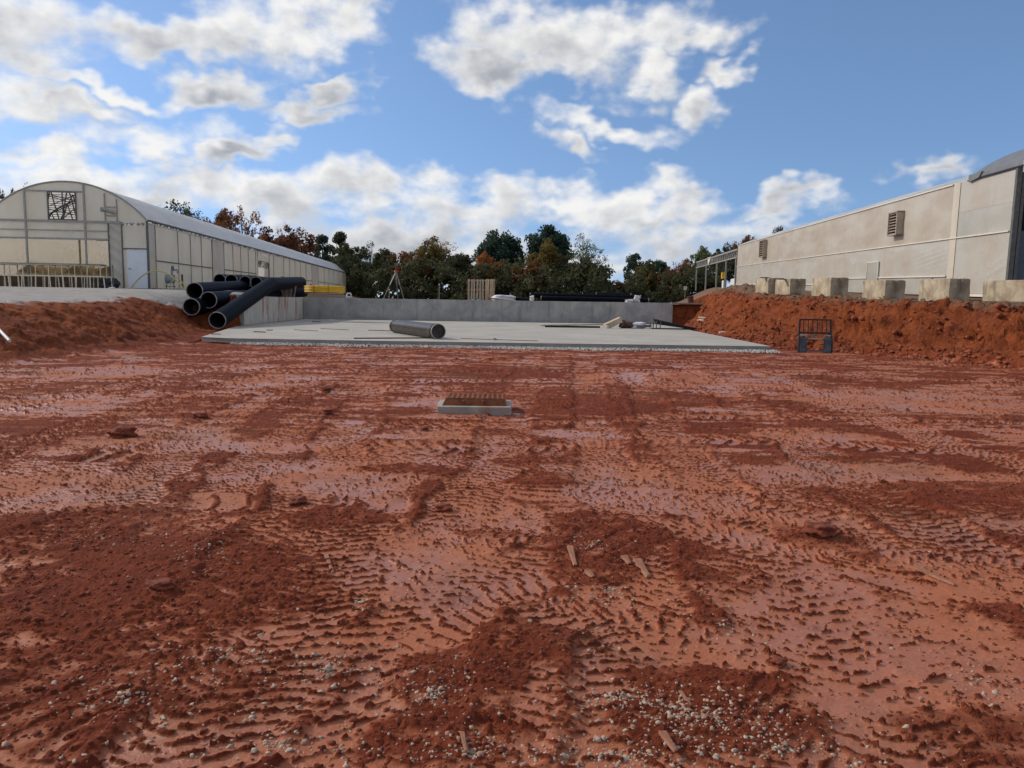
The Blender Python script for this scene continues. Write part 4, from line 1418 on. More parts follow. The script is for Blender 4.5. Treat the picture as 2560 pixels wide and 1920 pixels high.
# ------------------------------------------------------------------ concrete blocks on the right crest
def block(i, corner, Y, Ln, h, w, label, yaw=R(10)):
    base = at(*corner, Y)
    e = empty('concrete_block', (base.x, Y, base.z), yaw)
    tag(e, label, 'concrete block', 'concrete blocks along the right bank')
    rg_ = random.Random(i)
    import bmesh
    # local: the end that faces the camera lies at y = 0, the long lit side at x = 0
    g = w * 0.12
    prof = [(0, 0), (w * 0.36, 0), (w * 0.44, g), (w * 0.56, g), (w * 0.64, 0), (w, 0), (w, Ln), (0, Ln)]
    mb = MB().prism(prof, 0, h)
    o = mb.build('block_body', M['block'], e)
    bm = bmesh.new()
    bm.from_mesh(o.data)
    bmesh.ops.triangulate(bm, faces=[f for f in bm.faces if len(f.verts) > 4])
    bmesh.ops.bevel(bm, geom=list(bm.edges), offset=0.028, segments=2, affect='EDGES', profile=0.6, clamp_overlap=True)
    bmesh.ops.subdivide_edges(bm, edges=[ed for ed in bm.edges if ed.calc_length() > 0.25], cuts=4, use_grid_fill=True)
    for v in bm.verts:
        nz = perlin(np.array([v.co.x * 5 + i * 3.3]), np.array([v.co.y * 5 + v.co.z * 7]), 5)[0]
        nz2 = perlin(np.array([v.co.x * 14 + v.co.z * 11]), np.array([v.co.y * 14 + i]), 9)[0]
        v.co += Vector((nz, nz2, nz * 0.6)) * 0.028
    bm.to_mesh(o.data)
    bm.free()
    o.data.shade_smooth()
    o.data.set_sharp_from_angle(angle=R(30))


BL = [((1920, 735), 36.5, 1.5, .76, .74, 'farthest concrete block on the right bank with flat scraps on top'),
      ((1974, 737), 34.2, 1.5, .72, .74, 'second farthest concrete block on the right bank, beside the scrap-topped one'),
      ((2075, 741), 30.8, 1.55, .76, .76, 'third farthest concrete block on the bank, left of the reddish-ended one'),
      ((2211, 752), 28.0, 1.5, .76, .78, 'concrete block on the bank with a red clay-stained end'),
      ((2371, 755), 25.4, 1.6, .78, .74, 'large pale concrete block left of the building doorway'),
      ((2588, 770), 23.4, 1.8, .86, .80, 'nearest concrete block at the right edge in front of the doorway')]
for i, (cn, Y, Ln, h, w, lb) in enumerate(BL):
    block(i, cn, Y, Ln, h, w, lb, yaw=R(6 if i != 5 else 20))
for i, (px, py, L) in enumerate(((1912, 694, 0.4), (1932, 696, 0.7), (1955, 698, 0.5))):
    c = at(px, py, 36.8 if px < 1950 else 34.6)
    o = MB().box((0, 0, 0.02), (L, 0.16, 0.04)).build('board_scrap', M['wood_dark'], loc=(c.x, c.y, c.z - 0.02), rz=0.2 * i, bevel=0.006)
    tag(o, ('left', 'middle', 'right')[i] + ' of the three dark board scraps on the farthest blocks', 'board', 'board scraps on the blocks')

# white conduit on the left bank
a, b = at(-30, 795, 18.5), at(24, 852, 17.4)
o = MB().tube((0, 0, 0), b - a, 0.035, 10).build('conduit', M['white'], loc=a, smooth=True)
tag(o, 'pale conduit pipe leaning on the red bank at the left edge', 'conduit')


# ------------------------------------------------------------------ left greenhouse
GW, GL, EAVE, RIDGE = 8.25, 86.5, 3.63, 5.58
GR = ((GW / 2) ** 2 + (RIDGE - EAVE) ** 2) / (2 * (RIDGE - EAVE))
GC = RIDGE - GR


def arc_z(x):
    """roof height over local x (0 = right wall, -GW = left wall)"""
    return GC + math.sqrt(max(GR * GR - (x + GW / 2) ** 2, 0))


def greenhouse(loc, label, full=True):
    e = empty('greenhouse', loc, R(5.45), 0.0025)
    tag(e, label, 'greenhouse')
    wd = [-GW + GW * i / 24 for i in range(25)]
    # roof skin, in lengths between the hoops
    N = 8 if full else 2
    for k in range(N):
        y0, y1 = GL * k / N, GL * (k + 1) / N
        mb = MB()
        ny = 10
        for j in range(ny):
            for i in range(24):
                def P(ii, jj):
                    yy = y0 + (y1 - y0) * jj / ny
                    sag = 0.018 * math.sin(math.pi * ((yy / 1.35) % 1.0)) if 0 < ii < 24 else 0
                    return (wd[ii], yy, arc_z(wd[ii]) + 0.03 - sag)
                mb.poly([P(i, j), P(i + 1, j), P(i + 1, j + 1), P(i, j + 1)])
        mb.build('roof_sheet', M['roof_film'], e)
    # hoops at the gable
    MB().path([(x, -0.03, arc_z(x)) for x in wd], 0.045, 8).build('gable_hoop', M['galv'], e, smooth=True)
    # gable skin above the girt, leaving the vent opening
    zg = 3.50
    vx0, vx1, vz0, vz1 = -5.02, -3.62, 3.56, 5.02
    segs = [(-GW, -6.20), (-6.20, vx0), (vx0, vx1), (vx1, -3.20), (-3.20, -2.15), (-2.15, -1.55), (-1.55, 0.0)]
    for a, b in segs:
        n = 8
        if a == vx0:
            pts = [(a, 0, vz1), (b, 0, vz1)] + [(b + (a - b) * i / n, 0, arc_z(b + (a - b) * i / n)) for i in range(n + 1)]
        else:
            pts = [(a, 0, zg), (b, 0, zg)] + [(b + (a - b) * i / n, 0, arc_z(b + (a - b) * i / n)) for i in range(n + 1)]
        MB().poly(pts).build('gable_sheet', M['film'], e)
    if not full:
        MB().poly([(-GW, 0, 0), (0, 0, 0), (0, 0, zg), (-GW, 0, zg)]).build('end_sheet', M['film'], e)
        MB().poly([(0, 0, 0), (0, GL, 0), (0, GL, EAVE), (0, 0, EAVE)]).build('side_sheet', M['film'], e)
        return e
    fr = MB()
    # gable framing
    for x in (-6.20, -3.20):
        MB().box((x, -0.05, (arc_z(x) + 0.0) / 2), (0.085, 0.07, arc_z(x))).build('end_post', M['galv'], e)
    MB().box((-4.70, -0.045, 5.06), (3.0, 0.05, 0.07)).build('vent_header', M['galv'], e)
    MB().box((-GW / 2 - 0.7, -0.06, zg), (GW - 1.4, 0.08, 0.11)).build('girt', M['galv'], e)
    MB().box((-0.75, -0.06, zg - 0.06), (1.45, 0.06, 0.06)).build('girt', M['galv'], e)
    for z, h in ((3.02, 0.05), (2.58, 0.09)):
        MB().box((-GW / 2 - 1.0, -0.055, z), (GW - 2.0, 0.05, h)).build('girt', M['galv'], e)
    for x in (-2.02, -1.33):
        MB().box((x, -0.05, zg / 2), (0.06, 0.06, zg)).build('end_post', M['galv_dark'], e)
    for x, z0, z1 in ((-2.15, zg, 5.02), (-1.55, zg, 4.72)):
        MB().box((x, -0.045, (z0 + z1) / 2), (0.055, 0.05, z1 - z0)).build('vent_post', M['galv'], e)
    for z in (4.30, 3.84):
        MB().box((-1.85, -0.05, z), (0.60, 0.05, 0.05)).build('vent_rail', M['galv'], e)
    MB().path([(-1.62, -0.10, 4.0), (-1.85, -0.22, 4.06), (-2.05, -0.34, 4.12), (-2.18, -0.46, 4.13)], 0.1, 12, radii=[0.10, 0.09, 0.10, 0.13]).build('exhaust_pipe', M['galv'], e, smooth=True)
    # vent opening with louvres and braces
    vf = MB()
    for a, b in (((vx0, vz0), (vx0, vz1)), ((vx1, vz0), (vx1, vz1)), ((vx0, vz0), (vx1, vz0)), ((vx0, vz1), (vx1, vz1))):
        vf.bar((a[0], -0.06, a[1]), (b[0], -0.06, b[1]), 0.06, 0.07, up=(0, 1, 0))
    vent = vf.build('gable_vent', M['galv_dark'], e)
    for i in range(12):
        z = vz0 + 0.06 + i * 0.115
        MB().box(((vx0 + vx1) / 2, 0.04, z), (vx1 - vx0, 0.02, 0.028)).build('vent_bar', M['truss'], vent)
    for p, q in (((vx0, vz0 + 0.75), (vx1, vz1 - 0.1)), ((vx0, vz0 + 0.3), (vx1, vz0 + 1.0)), ((vx0 + 0.5, vz0), (vx1 - 0.2, vz1 - 0.1)), ((vx1 - 0.2, vz1 - 0.1), (vx1, vz0 + 0.5)), ((vx0 + 0.55, vz0), (vx1, vz0 + 0.75)), ((vx0, vz1 - 0.2), (vx1 - 0.4, vz0 + 0.95))):
        MB().bar((p[0], 0.10, p[1]), (q[0], 0.10, q[1]), 0.035).build('brace', M['truss'], vent)
    MB().bar(((vx0 + vx1) / 2, 0.02, vz0), ((vx0 + vx1) / 2, 0.02, vz1), 0.05).build('mullion', M['galv_dark'], vent)
    # lower end wall: film bands, clear film, wrinkled sheet, door
    xr = -2.05
    MB().grid(lambda u, v: (-GW + (GW + xr) * u, 0.02 * math.sin(u * 40) * math.sin(v * 3), 3.04 + 0.44 * v), 20, 2).build('end_sheet', M['film'], e)
    MB().grid(lambda u, v: (-GW + (GW + xr) * u, 0.02 * math.sin(u * 30), 2.60 + 0.40 * v), 20, 2).build('end_sheet', M['film'], e)
    for a, b in ((-GW, -6.24), (-6.16, -3.24), (-3.16, xr)):
        MB().poly([(a, 0.0, 0.62), (b, 0.0, 0.62), (b, 0.0, 2.54), (a, 0.0, 2.54)]).build('clear_sheet', M['clear_film'], e)
    MB().box((-GW / 2 - 1.0, 0.03, 0.31), (GW - 2.1, 0.06, 0.62)).build('knee_wall', M['knee'], e)
    MB().grid(lambda u, v: (xr + 0.04 + 0.66 * u, -0.02 - 0.035 * math.sin(v * 38 + u * 5.5 + math.sin(v * 9)) * (0.4 + v), 3.45 * v), 10, 60).build('wrinkled_sheet', M['wrinkled'], e, smooth=True)
    MB().poly([(-1.30, 0.0, 2.14), (-0.04, 0.0, 2.14), (-0.04, 0.0, 3.38), (-1.30, 0.0, 3.38)]).build('end_sheet', M['film'], e)
    MB().box((-0.68, -0.05, 2.12), (1.25, 0.08, 0.07)).build('door_header', M['galv_dark'], e)
    door = MB().box((-0.60, -0.03, 1.04), (1.05, 0.05, 2.06)).build('door', M['door_white'], e, bevel=0.01)
    MB().bar((-1.05, -0.08, 1.05), (-0.92, -0.09, 1.05), 0.03, 0.03).build('handle', M['black'], door)
    MB().poly([(-1.30, 0.0, 0.0), (-1.14, 0.0, 0.0), (-1.14, 0.0, 2.1), (-1.30, 0.0, 2.1)]).build('end_sheet', M['film'], e)
    MB().box((-0.02, -0.04, 1.80), (0.10, 0.09, 3.6)).build('corner_post', M['galv_dark'], e)
    # eave gutter, side posts, girts, side sheets
    MB().box((0.05, GL / 2, EAVE + 0.01), (0.13, GL, 0.09)).build('gutter', M['galv_dark'], e)
    MB().box((0.03, GL / 2, EAVE - 0.13), (0.05, GL, 0.06)).build('eave_rail', M['batten'], e)
    MB().path([(x, GL + 0.02, arc_z(x)) for x in wd], 0.05, 8).build('gable_hoop', M['galv'], e, smooth=True)
    posts = [0.95, 4.6, 6.9, 9.1, 11.5, 14.4, 16.8, 19.1, 21.5, 24.0, 24.7, 29.2, 31.0, 35.7, 38.7, 41.7, 45, 48.5, 52.6, 57.5, 62.6, 67, 72, 77.5, 82.5, 86.4]
    dark = {11.5, 48.5}
    for y in posts:
        MB().box((0.035, y, (EAVE - 0.1) / 2), (0.05, 0.055, EAVE - 0.1)).build('side_post', M['galv_dark'] if y in dark else M['galv'], e)
    for i, y in enumerate((2.3, 8.0, 16.0, 20.3, 33.0, 43.5)):
        MB().box((-0.03, y, EAVE / 2), (0.04, 0.05, EAVE - 0.2)).build('inner_post', M['galv'], e)
    allp = [0.0] + posts
    for a, b in zip(allp[:-1], allp[1:]):
        if a == 24.7:
            z0 = 2.72
        else:
            z0 = 0.06
        amp = 0.05 if b in (14.4, 31.0, 57.5, 0.95) else 0.022
        mt = M['wrinkled'] if b in (0.95, 14.4, 57.5) else M['film']
        sd = a * 1.7
        MB().grid(lambda u, v: (amp * math.sin(math.pi * u) * math.sin(v * 9 + u * 7 + sd) + 0.02 * math.sin(math.pi * v), a + (b - a) * u, z0 + (EAVE - 0.12 - z0) * v), 6, 14).build('side_sheet', mt, e, smooth=True)
    for a, b in ((0.95, 11.5), (14.4, 24.0), (46, 52.6), (57.5, 80)):
        MB().box((0.045, (a + b) / 2, 1.55), (0.05, b - a, 0.06)).build('side_girt', M['galv_dark'], e)
    MB().box((0.04, 26.95, 2.70), (0.06, 4.5, 0.07)).build('side_girt', M['galv'], e)
    MB().box((-0.05, 26.95, 1.35), (0.06, 4.3, 0.06)).build('opening_rail', M['truss'], e)
    # far wall and far side, so that light enters as through film all round
    MB().poly([(-GW, 0, 0), (-GW, GL, 0), (-GW, GL, EAVE), (-GW, 0, EAVE)]).build('side_sheet', M['roof_film'], e)
    MB().poly([(-GW, GL, 0), (0, GL, 0)] + [(x, GL, arc_z(x)) for x in wd[::-1]]).build('end_sheet', M['film'], e)
    MB().box((-GW / 2, GL / 2, 0.0), (GW - 0.3, GL - 0.3, 0.06)).build('floor', M['grey_top'], e)
    # inner trusses and purlins, seen through the clear film and the openings
    for k in range(22):
        y = 1.3 + k * 3.9
        mb = MB()
        mb.path([(x, y, arc_z(x) - 0.05) for x in wd[::2]], 0.05, 6)
        mb.bar((-GW + 0.05, y, EAVE - 0.25), (-0.05, y, EAVE - 0.25), 0.08)
        for i in range(8):
            xa = -GW + 0.4 + i * (GW - 0.8) / 8
            xb = xa + (GW - 0.8) / 16
            xc = xa + (GW - 0.8) / 8
            mb.bar((xa, y, EAVE - 0.25), (xb, y, arc_z(xb) - 0.06), 0.05)
            mb.bar((xb, y, arc_z(xb) - 0.06), (xc, y, EAVE - 0.25), 0.05)
        mb.build('roof_truss', M['truss'], e)
        if k % 2 == 0:
            MB().box((-GW / 2, y, 1.7), (0.08, 0.08, 3.4)).build('inner_post', M['truss'], e)
    for k in range(6):
        for x in (-7.0, -4.6, -2.9):
            y = 1.6 + k * 4.2
            ib = MB().box((x, y + 1.8, 0.72), (1.3, 3.7, 0.08)).box((x - 0.5, y + 0.3, 0.36), (0.06, 0.06, 0.7)).box((x + 0.5, y + 0.3, 0.36), (0.06, 0.06, 0.7)).build('inner_bench', M['wood'], e)
            MB().grid(lambda u, v: (x - 0.62 + 1.24 * u, y + 3.6 * v, 0.80 + 0.45 * math.sin(math.pi * u) ** 0.5 * (0.75 + 0.25 * math.sin(v * 21 + x * 3 + k) * math.sin(u * 9 + k))), 8, 16).build('plant_tray', M['straw'], ib, smooth=True)
    for x in (-7.2, -6.1, -5.1, -4.1, -3.1, -2.1, -1.1):
        MB().box((x, GL / 2, arc_z(x) - 0.03), (0.05, GL - 0.2, 0.04)).build('purlin', M['truss'], e)
    return e


gh = greenhouse((-19.75, 41.6, 1.96), 'long white film greenhouse with arched roof behind the gravel on the left')
greenhouse((-31.3, 46.5, 1.6), 'second film greenhouse, only a sliver of roof shows at the left edge', full=False)
GM = Matrix.Translation(gh.location) @ Matrix.Rotation(R(5.45), 4, 'Z')


def gl(x, y, z=0.0):
    return GM @ Vector((x, y, z))


# benches in front of the greenhouse
def bench(x0, x1, y, ztop, depth, top, label, step=0.62):
    o = gl((x0 + x1) / 2, y, -0.06)
    e = empty('plant_bench', o, R(5.45))
    tag(e, label, 'bench', 'plant benches before the greenhouse')
    L = x1 - x0
    for d in (0, depth):
        MB().box((0, d, ztop), (L, 0.045, 0.045)).build('rail', M['rail'], e)
    n = int(L / step)
    for i in range(n + 1):
        x = -L / 2 + L * i / n
        lean = 0.05 * math.sin(i * 1.7)
        for d in (0, depth):
            MB().bar((x + lean, d, 0), (x, d, ztop), 0.042, 0.042, up=(0, 1, 0)).build('leg', M['rail'], e)
        MB().box((x, depth / 2, ztop - 0.03), (0.035, depth, 0.03)).build('cross_bar', M['rail'], e)
    if top:
        MB().box((0, depth / 2, ztop + 0.05), (L, depth + 0.1, 0.05)).build('tabletop', M['grey_top'], e)
    return e


bench(-9.2, -1.35, -2.5, 0.62, 0.9, False, 'low open-topped bench frame nearest the gravel')
bench(-9.2, -2.1, -1.05, 1.22, 0.75, True, 'grey-topped bench behind the low frame, against the greenhouse end')
o = gl(-1.55, -1.3, 0)
lumpy('dark_sack', M['black'], (o.x, o.y, o.z - 0.05), (0.9, 0.6, 0.55), 21, 'dark sack lying between the benches and the white door', 'sack', amp=0.2)
o = gl(-1.0, -2.2, 0)
stk_ = empty('metal_stake', o, 0)
tag(stk_, 'thin grey metal stake in front of the white greenhouse door', 'stake')
MB().tube((0, 0, -0.1), (0, 0, 1.15), 0.022, 6).build('rod', M['galv_dark'], stk_)
MB().tube((0, 0, 1.12), (0, 0, 1.16), 0.03, 6).build('cap', M['galv_dark'], stk_)
o = at(281, 734, 38.0)
lumpy('paper_scrap', M['white'], (o.x, 38.0, gz(o.x, 38.0) + 0.0), (0.26, 0.16, 0.06), 22, 'tiny white scrap on the gravel before the benches', 'scrap', amp=0.3)

# gas meter with arched yellow line
o = gl(0.9, 0.5, 0)
mt = empty('gas_meter', (o.x, o.y, 1.93), R(8))
tag(mt, 'grey gas meter with valves standing by the greenhouse corner', 'gas meter')
MB().tube((-0.22, 0, 0.58), (0.22, 0, 0.58), 0.24, 16).build('meter_body', M['meter'], mt, smooth=True)
MB().box((0, 0, 0.60), (0.30, 0.30, 0.42)).build('meter_case', M['meter'], mt, bevel=0.05)
for s_ in (-1, 1):
    MB().bar((s_ * 0.22, 0, 0.0), (s_ * 0.18, 0, 0.34), 0.04).build('leg', M['galv_dark'], mt)
MB().bar((-0.26, 0, 0.18), (0.26, 0, 0.18), 0.04).build('stand_bar', M['galv_dark'], mt)
MB().path([(0.1, 0, 0.7), (0.1, 0, 1.05), (0.38, 0, 1.10), (0.42, 0, 0.9)], 0.06, 8).build('riser', M['meter'], mt, smooth=True)
MB().tube((0.15, 0, 1.1), (0.15, 0, 1.30), 0.09, 10, 0.06).build('regulator', M['galv_dark'], mt, smooth=True)
MB().tube((0.62, 0.1, 0.0), (0.60, 0.1, 0.85), 0.05, 8).build('pipe_post', M['black'], mt)
o = gl(0.6, -0.6, 0)
ar = empty('gas_hose', (o.x, o.y, 1.92), R(6))
tag(ar, 'pale yellow hose arching over the gas meter by the white door', 'hose')
MB().path([(-1.35 + 2.7 * i / 24, 0, 0.02 + 0.98 * math.sin(math.pi * i / 24) ** 0.8) for i in range(25)], 0.035, 8).build('arched_hose', M['hose'], ar, smooth=True)
MB().path([(0.45 + 0.9 * i / 12, 0.35, 0.02 + 0.62 * math.sin(math.pi * i / 12) ** 0.8) for i in range(13)], 0.03, 8).build('small_hose', M['hose'], ar, smooth=True)

# ------------------------------------------------------------------ right building
RL, RH = 53.8, 4.46
rb_ = empty('packing_shed', (17.13, 26.6, 1.95), -math.atan2(6.1, 53.4), 0.0232)
tag(rb_, 'long shed clad in tan and grey plastic sheeting on the right', 'shed')


def rz_(x):
    """roof height above the eave at local depth x"""
    return RH + 0.42 * x - 0.019 * x * x if x < 11 else RH + 2.32


mb = MB()
xs = [0, 0.4, 0.9, 1.6, 2.5, 3.6, 5, 7, 9, 11]
for a, b in zip(xs[:-1], xs[1:]):
    for k in range(18):
        y0, y1 = 3.2 + (RL - 3.2) * k / 18, 3.2 + (RL - 3.2) * (k + 1) / 18
        w_ = 0.02 * math.sin(k * 1.3)
        mb.poly([(a, y0, rz_(a) + w_), (b, y0, rz_(b)), (b, y1, rz_(b)), (a, y1, rz_(a) + w_)])
mb.build('roof_sheet', M['roof_film'], rb_)
MB().poly([(11, 0, RH + 2.3), (22, 0, RH), (22, RL, RH), (11, RL, RH + 2.3)]).build('roof_sheet', M['roof_film'], rb_)
MB().poly([(22, 0, 0), (22, RL, 0), (22, RL, RH), (22, 0, RH)]).build('back_sheet', M['sheet_grey'], rb_)
MB().poly([(0, RL, 0), (22, RL, 0), (22, RL, RH), (11, RL, RH + 2.3), (5, RL, rz_(5)), (0, RL, RH)]).build('end_sheet', M['sheet_lower'], rb_)
MB().box((11, RL / 2, -0.02), (21.8, RL - 0.2, 0.05)).build('floor', M['knee'], rb_)

# side cladding: sheets between posts in three courses, each a little slack
ysq = [0.12, 4.2, 4.75, 12.5, 21.0, 31.5, 43.0, RL]
zs = lambda y: 2.30 + 0.0 * y


def sheet(y0, y1, z0, z1, m, seed, amp=0.025, name='wall_sheet', wr=0.0, off=0.0):
    def fn(u, v):
        y = y0 + (y1 - y0) * u
        z = z0 + (z1 - z0) * v
        d = amp * (0.9 * float(perlin(y * 0.45 + seed * 3.1, z * 0.8)) + 0.35 * float(perlin(y * 1.6 + seed, z * 2.2)))
        edge = min(1, 6 * min(u, 1 - u, v, 1 - v))
        d *= edge
        if wr:
            q = (u * 0.9 + v * 1.4)
            d += wr * max(0, math.sin(q * 34 + seed)) ** 6 * max(0, 1 - abs(u - 0.22) * 3.2) * max(0, 1 - abs(v - 0.45) * 2.2)
        return (-d - off, y, z)
    nu = max(8, int((y1 - y0) * 4))
    MB().grid(fn, min(nu, 60), 24).build(name, m, rb_, smooth=True)


sheet(0.12, 4.2, 2.30, 3.28, M['sheet_grey'], 1)
sheet(0.12, 4.2, 3.285, RH, M['sheet_lower'], 2)
sheet(0.12, 4.2, 0.12, 2.295, M['sheet_lower'], 3, 0.035, wr=0.09)
sheet(4.2, 4.75, 0.10, RH, M['tape'], 4, 0.01, name='joint_strip', off=0.02)
i = 0
for a, b in zip(ysq[2:-1], ysq[3:]):
    i += 1
    sheet(a, b - 0.01, 2.305, RH, M['sheet_upper'], 5 + i, 0.03)
    sheet(a, b - 0.01, 0.80 if i < 3 else 0.45, 2.30, M['sheet_lower'], 15 + i, 0.035, wr=0.05 if i == 1 else 0.0)
    sheet(a, b - 0.01, 0.02, 0.795 if i < 3 else 0.445, M['sheet_grey'], 25 + i, 0.012)
MB().box((-0.05, 2.2, 0.06), (0.06, 4.1, 0.10)).build('batten', M['batten'], rb_)
for y0, y1, z in ((4.8, RL, RH - 0.02), (0.2, RL, 2.30)):
    MB().bar((-0.045, y0, z), (-0.045, y1, z), 0.03, 0.045).build('batten', M['batten'], rb_)
for y0, y1, z in ((4.8, 12.4, 0.80), (14.2, 21, 0.80), (21, RL, 0.45)):
    MB().bar((-0.05, y0, z), (-0.05, y1, z), 0.035, 0.055).build('batten', M['batten'], rb_)
MB().box((-0.04, 13.3, 0.80), (0.05, 1.6, 1.55)).build('patch_panel', M['sheet_grey'], rb_)
for y in (12.5, 14.15):
    MB().box((-0.06, y, 1.2), (0.05, 0.06, 0.8)).build('batten', M['batten'], rb_)
MB().box((-0.06, 13.3, 1.60), (0.05, 1.65, 0.05)).build('batten', M['batten'], rb_)
MB().box((-0.06, 6.0, 0.45), (0.05, 0.05, 0.55)).build('down_pipe', M['galv_dark'], rb_)


def louvre(y, z, w, h, label=None):
    e = MB().box((-0.16, y - w / 2 + 0.04, z), (0.36, 0.08, h)).box((-0.16, y + w / 2 - 0.04, z), (0.36, 0.08, h)).box((-0.16, y, z + h / 2 - 0.03), (0.36, w, 0.06)).box((-0.16, y, z - h / 2 + 0.03), (0.36, w, 0.06)).build('vent_hood', M['louvre'], rb_, bevel=0.008)
    MB().box((-0.035, y, z), (0.03, w - 0.1, h - 0.08)).build('vent_back', M['dark_room'], e)
    n = 8
    for k in range(n):
        zz = z - h / 2 + 0.09 + k * (h - 0.18) / (n - 1)
        MB().box((-0.24, y, zz), (0.15, w - 0.17, 0.022), Matrix.Rotation(R(-28), 3, 'Y')).build('louvre_slat', M['louvre'], e)


louvre(10.3, 3.32, 1.15, 1.12)
louvre(40.4, 3.50, 1.7, 1.5)
# open front end: corner post, black sheets painting in the interior shade, slate door
MB().box((0.03, 0.02, RH / 2), (0.16, 0.14, RH)).build('corner_post', M['galv_dark'], rb_)
MB().box((0.20, 0.03, RH / 2 - 0.1), (0.10, 0.10, RH - 0.3)).build('door_track', M['galv_dark'], rb_)
MB().box((1.9, 0.20, 1.15), (3.2, 0.06, 2.30)).build('sliding_door', M['blue_door'], rb_)
MB().box((3.0, 0.1, RH - 0.35), (6.0, 0.10, 0.10)).build('header', M['galv_dark'], rb_)
MB().poly([(0.1, 5.0, 0), (21.9, 5.0, 0), (21.9, 5.0, RH), (11, 5.0, RH + 2.1), (0.1, 5.0, RH)]).build('interior_shade_sheet', M['dark_room'], rb_)
MB().poly([(0.06, 0.2, 0), (0.06, 5.0, 0), (0.06, 5.0, RH), (0.06, 0.2, RH)]).build('interior_shade_sheet', M['dark_room'], rb_)
# grey metal hood over the front bay
mb = MB()
hs = [(-0.06, RH - 0.06), (-0.05, RH + 0.12), (0.5, RH + 0.52), (1.1, RH + 0.85), (1.9, RH + 1.18), (3.0, RH + 1.5), (4.5, RH + 1.8), (7, RH + 2.1), (11, RH + 2.36)]
mb.grid(lambda u, v: (hs[round(u * 8)][0], -0.35 + 3.7 * v, hs[round(u * 8)][1]), 8, 6)
mb.build('roof_hood', M['hood'], rb_)
MB().box((-0.05, 1.6, RH - 0.03), (0.05, 3.9, 0.05)).build('hood_lip', M['black'], rb_)
MB().add([(-0.10, 3.4, RH - 0.10), (-0.10, 2.6, RH - 0.03), (-0.10, 2.4, RH + 0.16), (-0.10, 3.4, RH + 0.16), (0.2, 3.4, RH - 0.10), (0.2, 2.6, RH - 0.03), (0.2, 2.4, RH + 0.16), (0.2, 3.4, RH + 0.16)],
         [(0, 1, 2, 3), (5, 4, 7, 6), (0, 3, 7, 4), (1, 5, 6, 2), (3, 2, 6, 7), (0, 4, 5, 1)]).build('gutter_end', M['hood'], rb_)

# open steel frame carrying on from the far end
of = empty('open_steel_frame', (17.13 + 6.1 * RL / 53.75, 26.6 + 53.4 * RL / 53.75, 1.95 + 0.0232 * RL), -math.atan2(6.1, 53.4), 0.012)
tag(of, 'unclad steel post and truss frame at the far end of the shed', 'steel frame')
OL = 34.0
for y in (0.6, 7.0, 14.0, 23.5, OL):
    MB().box((0, y, 1.7), (0.16, 0.20, 3.6)).build('post', M['galv'], of)
MB().box((0, OL / 2, 4.05), (0.14, OL, 0.16)).build('top_chord', M['galv'], of)
MB().box((0, OL / 2, 3.25), (0.12, OL, 0.12)).build('bottom_chord', M['galv'], of)
for k in range(26):
    y = OL * (k + 0.5) / 26
    MB().bar((0, y - 0.25, 3.28), (0, y + 0.25, 4.0), 0.10, 0.10).build('web_bar', M['galv'], of)
for k in range(5):
    y = 2 + k * 7.5
    MB().bar((0, y, 3.3), (5, y, 5.0), 0.16, 0.16).build('rafter', M['truss'], of)
    MB().box((5.5, y, 2.2), (0.18, 0.18, 4.6)).build('inner_post', M['truss'], of)
MB().box((4.5, 10, 2.0), (0.08, 22, 0.9)).build('inner_sheet', M['galv_dark'], of)
MB().grid(lambda u, v: (-0.15 - 0.1 * math.sin(v * 5), 19.5 + 3.0 * u - 3.5 * (1 - v) * u, 2.9 + 1.3 * v), 6, 8).build('torn_sheet', M['film'], of, smooth=True)
Mo = Matrix.Translation(of.location) @ Matrix.Rotation(of.rotation_euler.z, 4, 'Z')
for k, (y, lb) in enumerate(((2.5, 'right'), (9.0, 'middle'), (15.5, 'left'))):
    p = Mo @ Vector((1.2, y, 0))
    e = empty('display_board', p, of.rotation_euler.z)
    tag(e, lb + ' of three white boards standing under the open steel frame', 'board', 'white boards under the frame')
    MB().box((0, 0, 0.85), (0.06, 3.3, 0.95)).build('panel', M['white'], e)
    for d in (-1.4, 1.4):
        MB().box((0, d, 0.25), (0.08, 0.10, 0.6)).build('leg', M['wood_dark'], e)
p = Mo @ Vector((0.4, 11.5, 0))
e = empty('yellow_case', p, 0)
tag(e, 'small yellow case hung on a post of the open frame', 'case')
MB().box((0, 0, 1.75), (0.35, 0.4, 0.75)).build('case_body', M['yellow'], e, bevel=0.03)
MB().tube((0.0, 0, 2.1), (0.0, 0, 3.2), 0.03, 6).build('hanger', M['galv_dark'], e)
MB().tube((0.2, 0, 0), (0.2, 0, 3.2), 0.10, 8).build('back_post', M['wood_dark'], e)


# ------------------------------------------------------------------ trees
def leaf_mesh(name, C, rad, per, size, seed, m, flat=1.0, shell=0.0):
    """leaf cards gathered in clumps about the points C"""
    rg_ = np.random.default_rng(seed)
    C = np.asarray(C)
    rad = np.asarray(rad)
    k = np.repeat(np.arange(len(C)), per)
    n = len(k)
    d = rg_.normal(size=(n, 3))
    d /= np.linalg.norm(d, axis=1, keepdims=True)
    r = rg_.random(n) ** (0.42)
    p = C[k] + d * (r * rad[k])[:, None] * np.array([1, 1, flat])
    a = rg_.normal(size=(n, 3))
    a /= np.linalg.norm(a, axis=1, keepdims=True)
    b = np.cross(a, rg_.normal(size=(n, 3)))
    b /= np.linalg.norm(b, axis=1, keepdims=True)
    s = size * rg_.uniform(0.55, 1.35, n)[:, None]
    a, b = a * s, b * s * 0.6
    V = np.stack([p - a, p + b * 0.9, p + a, p - b], 1).reshape(-1, 3)
    V[:, 2] = np.maximum(V[:, 2], 0.02)
    Q = np.arange(n * 4).reshape(n, 4)
    return np_mesh(name, V, Q, m)


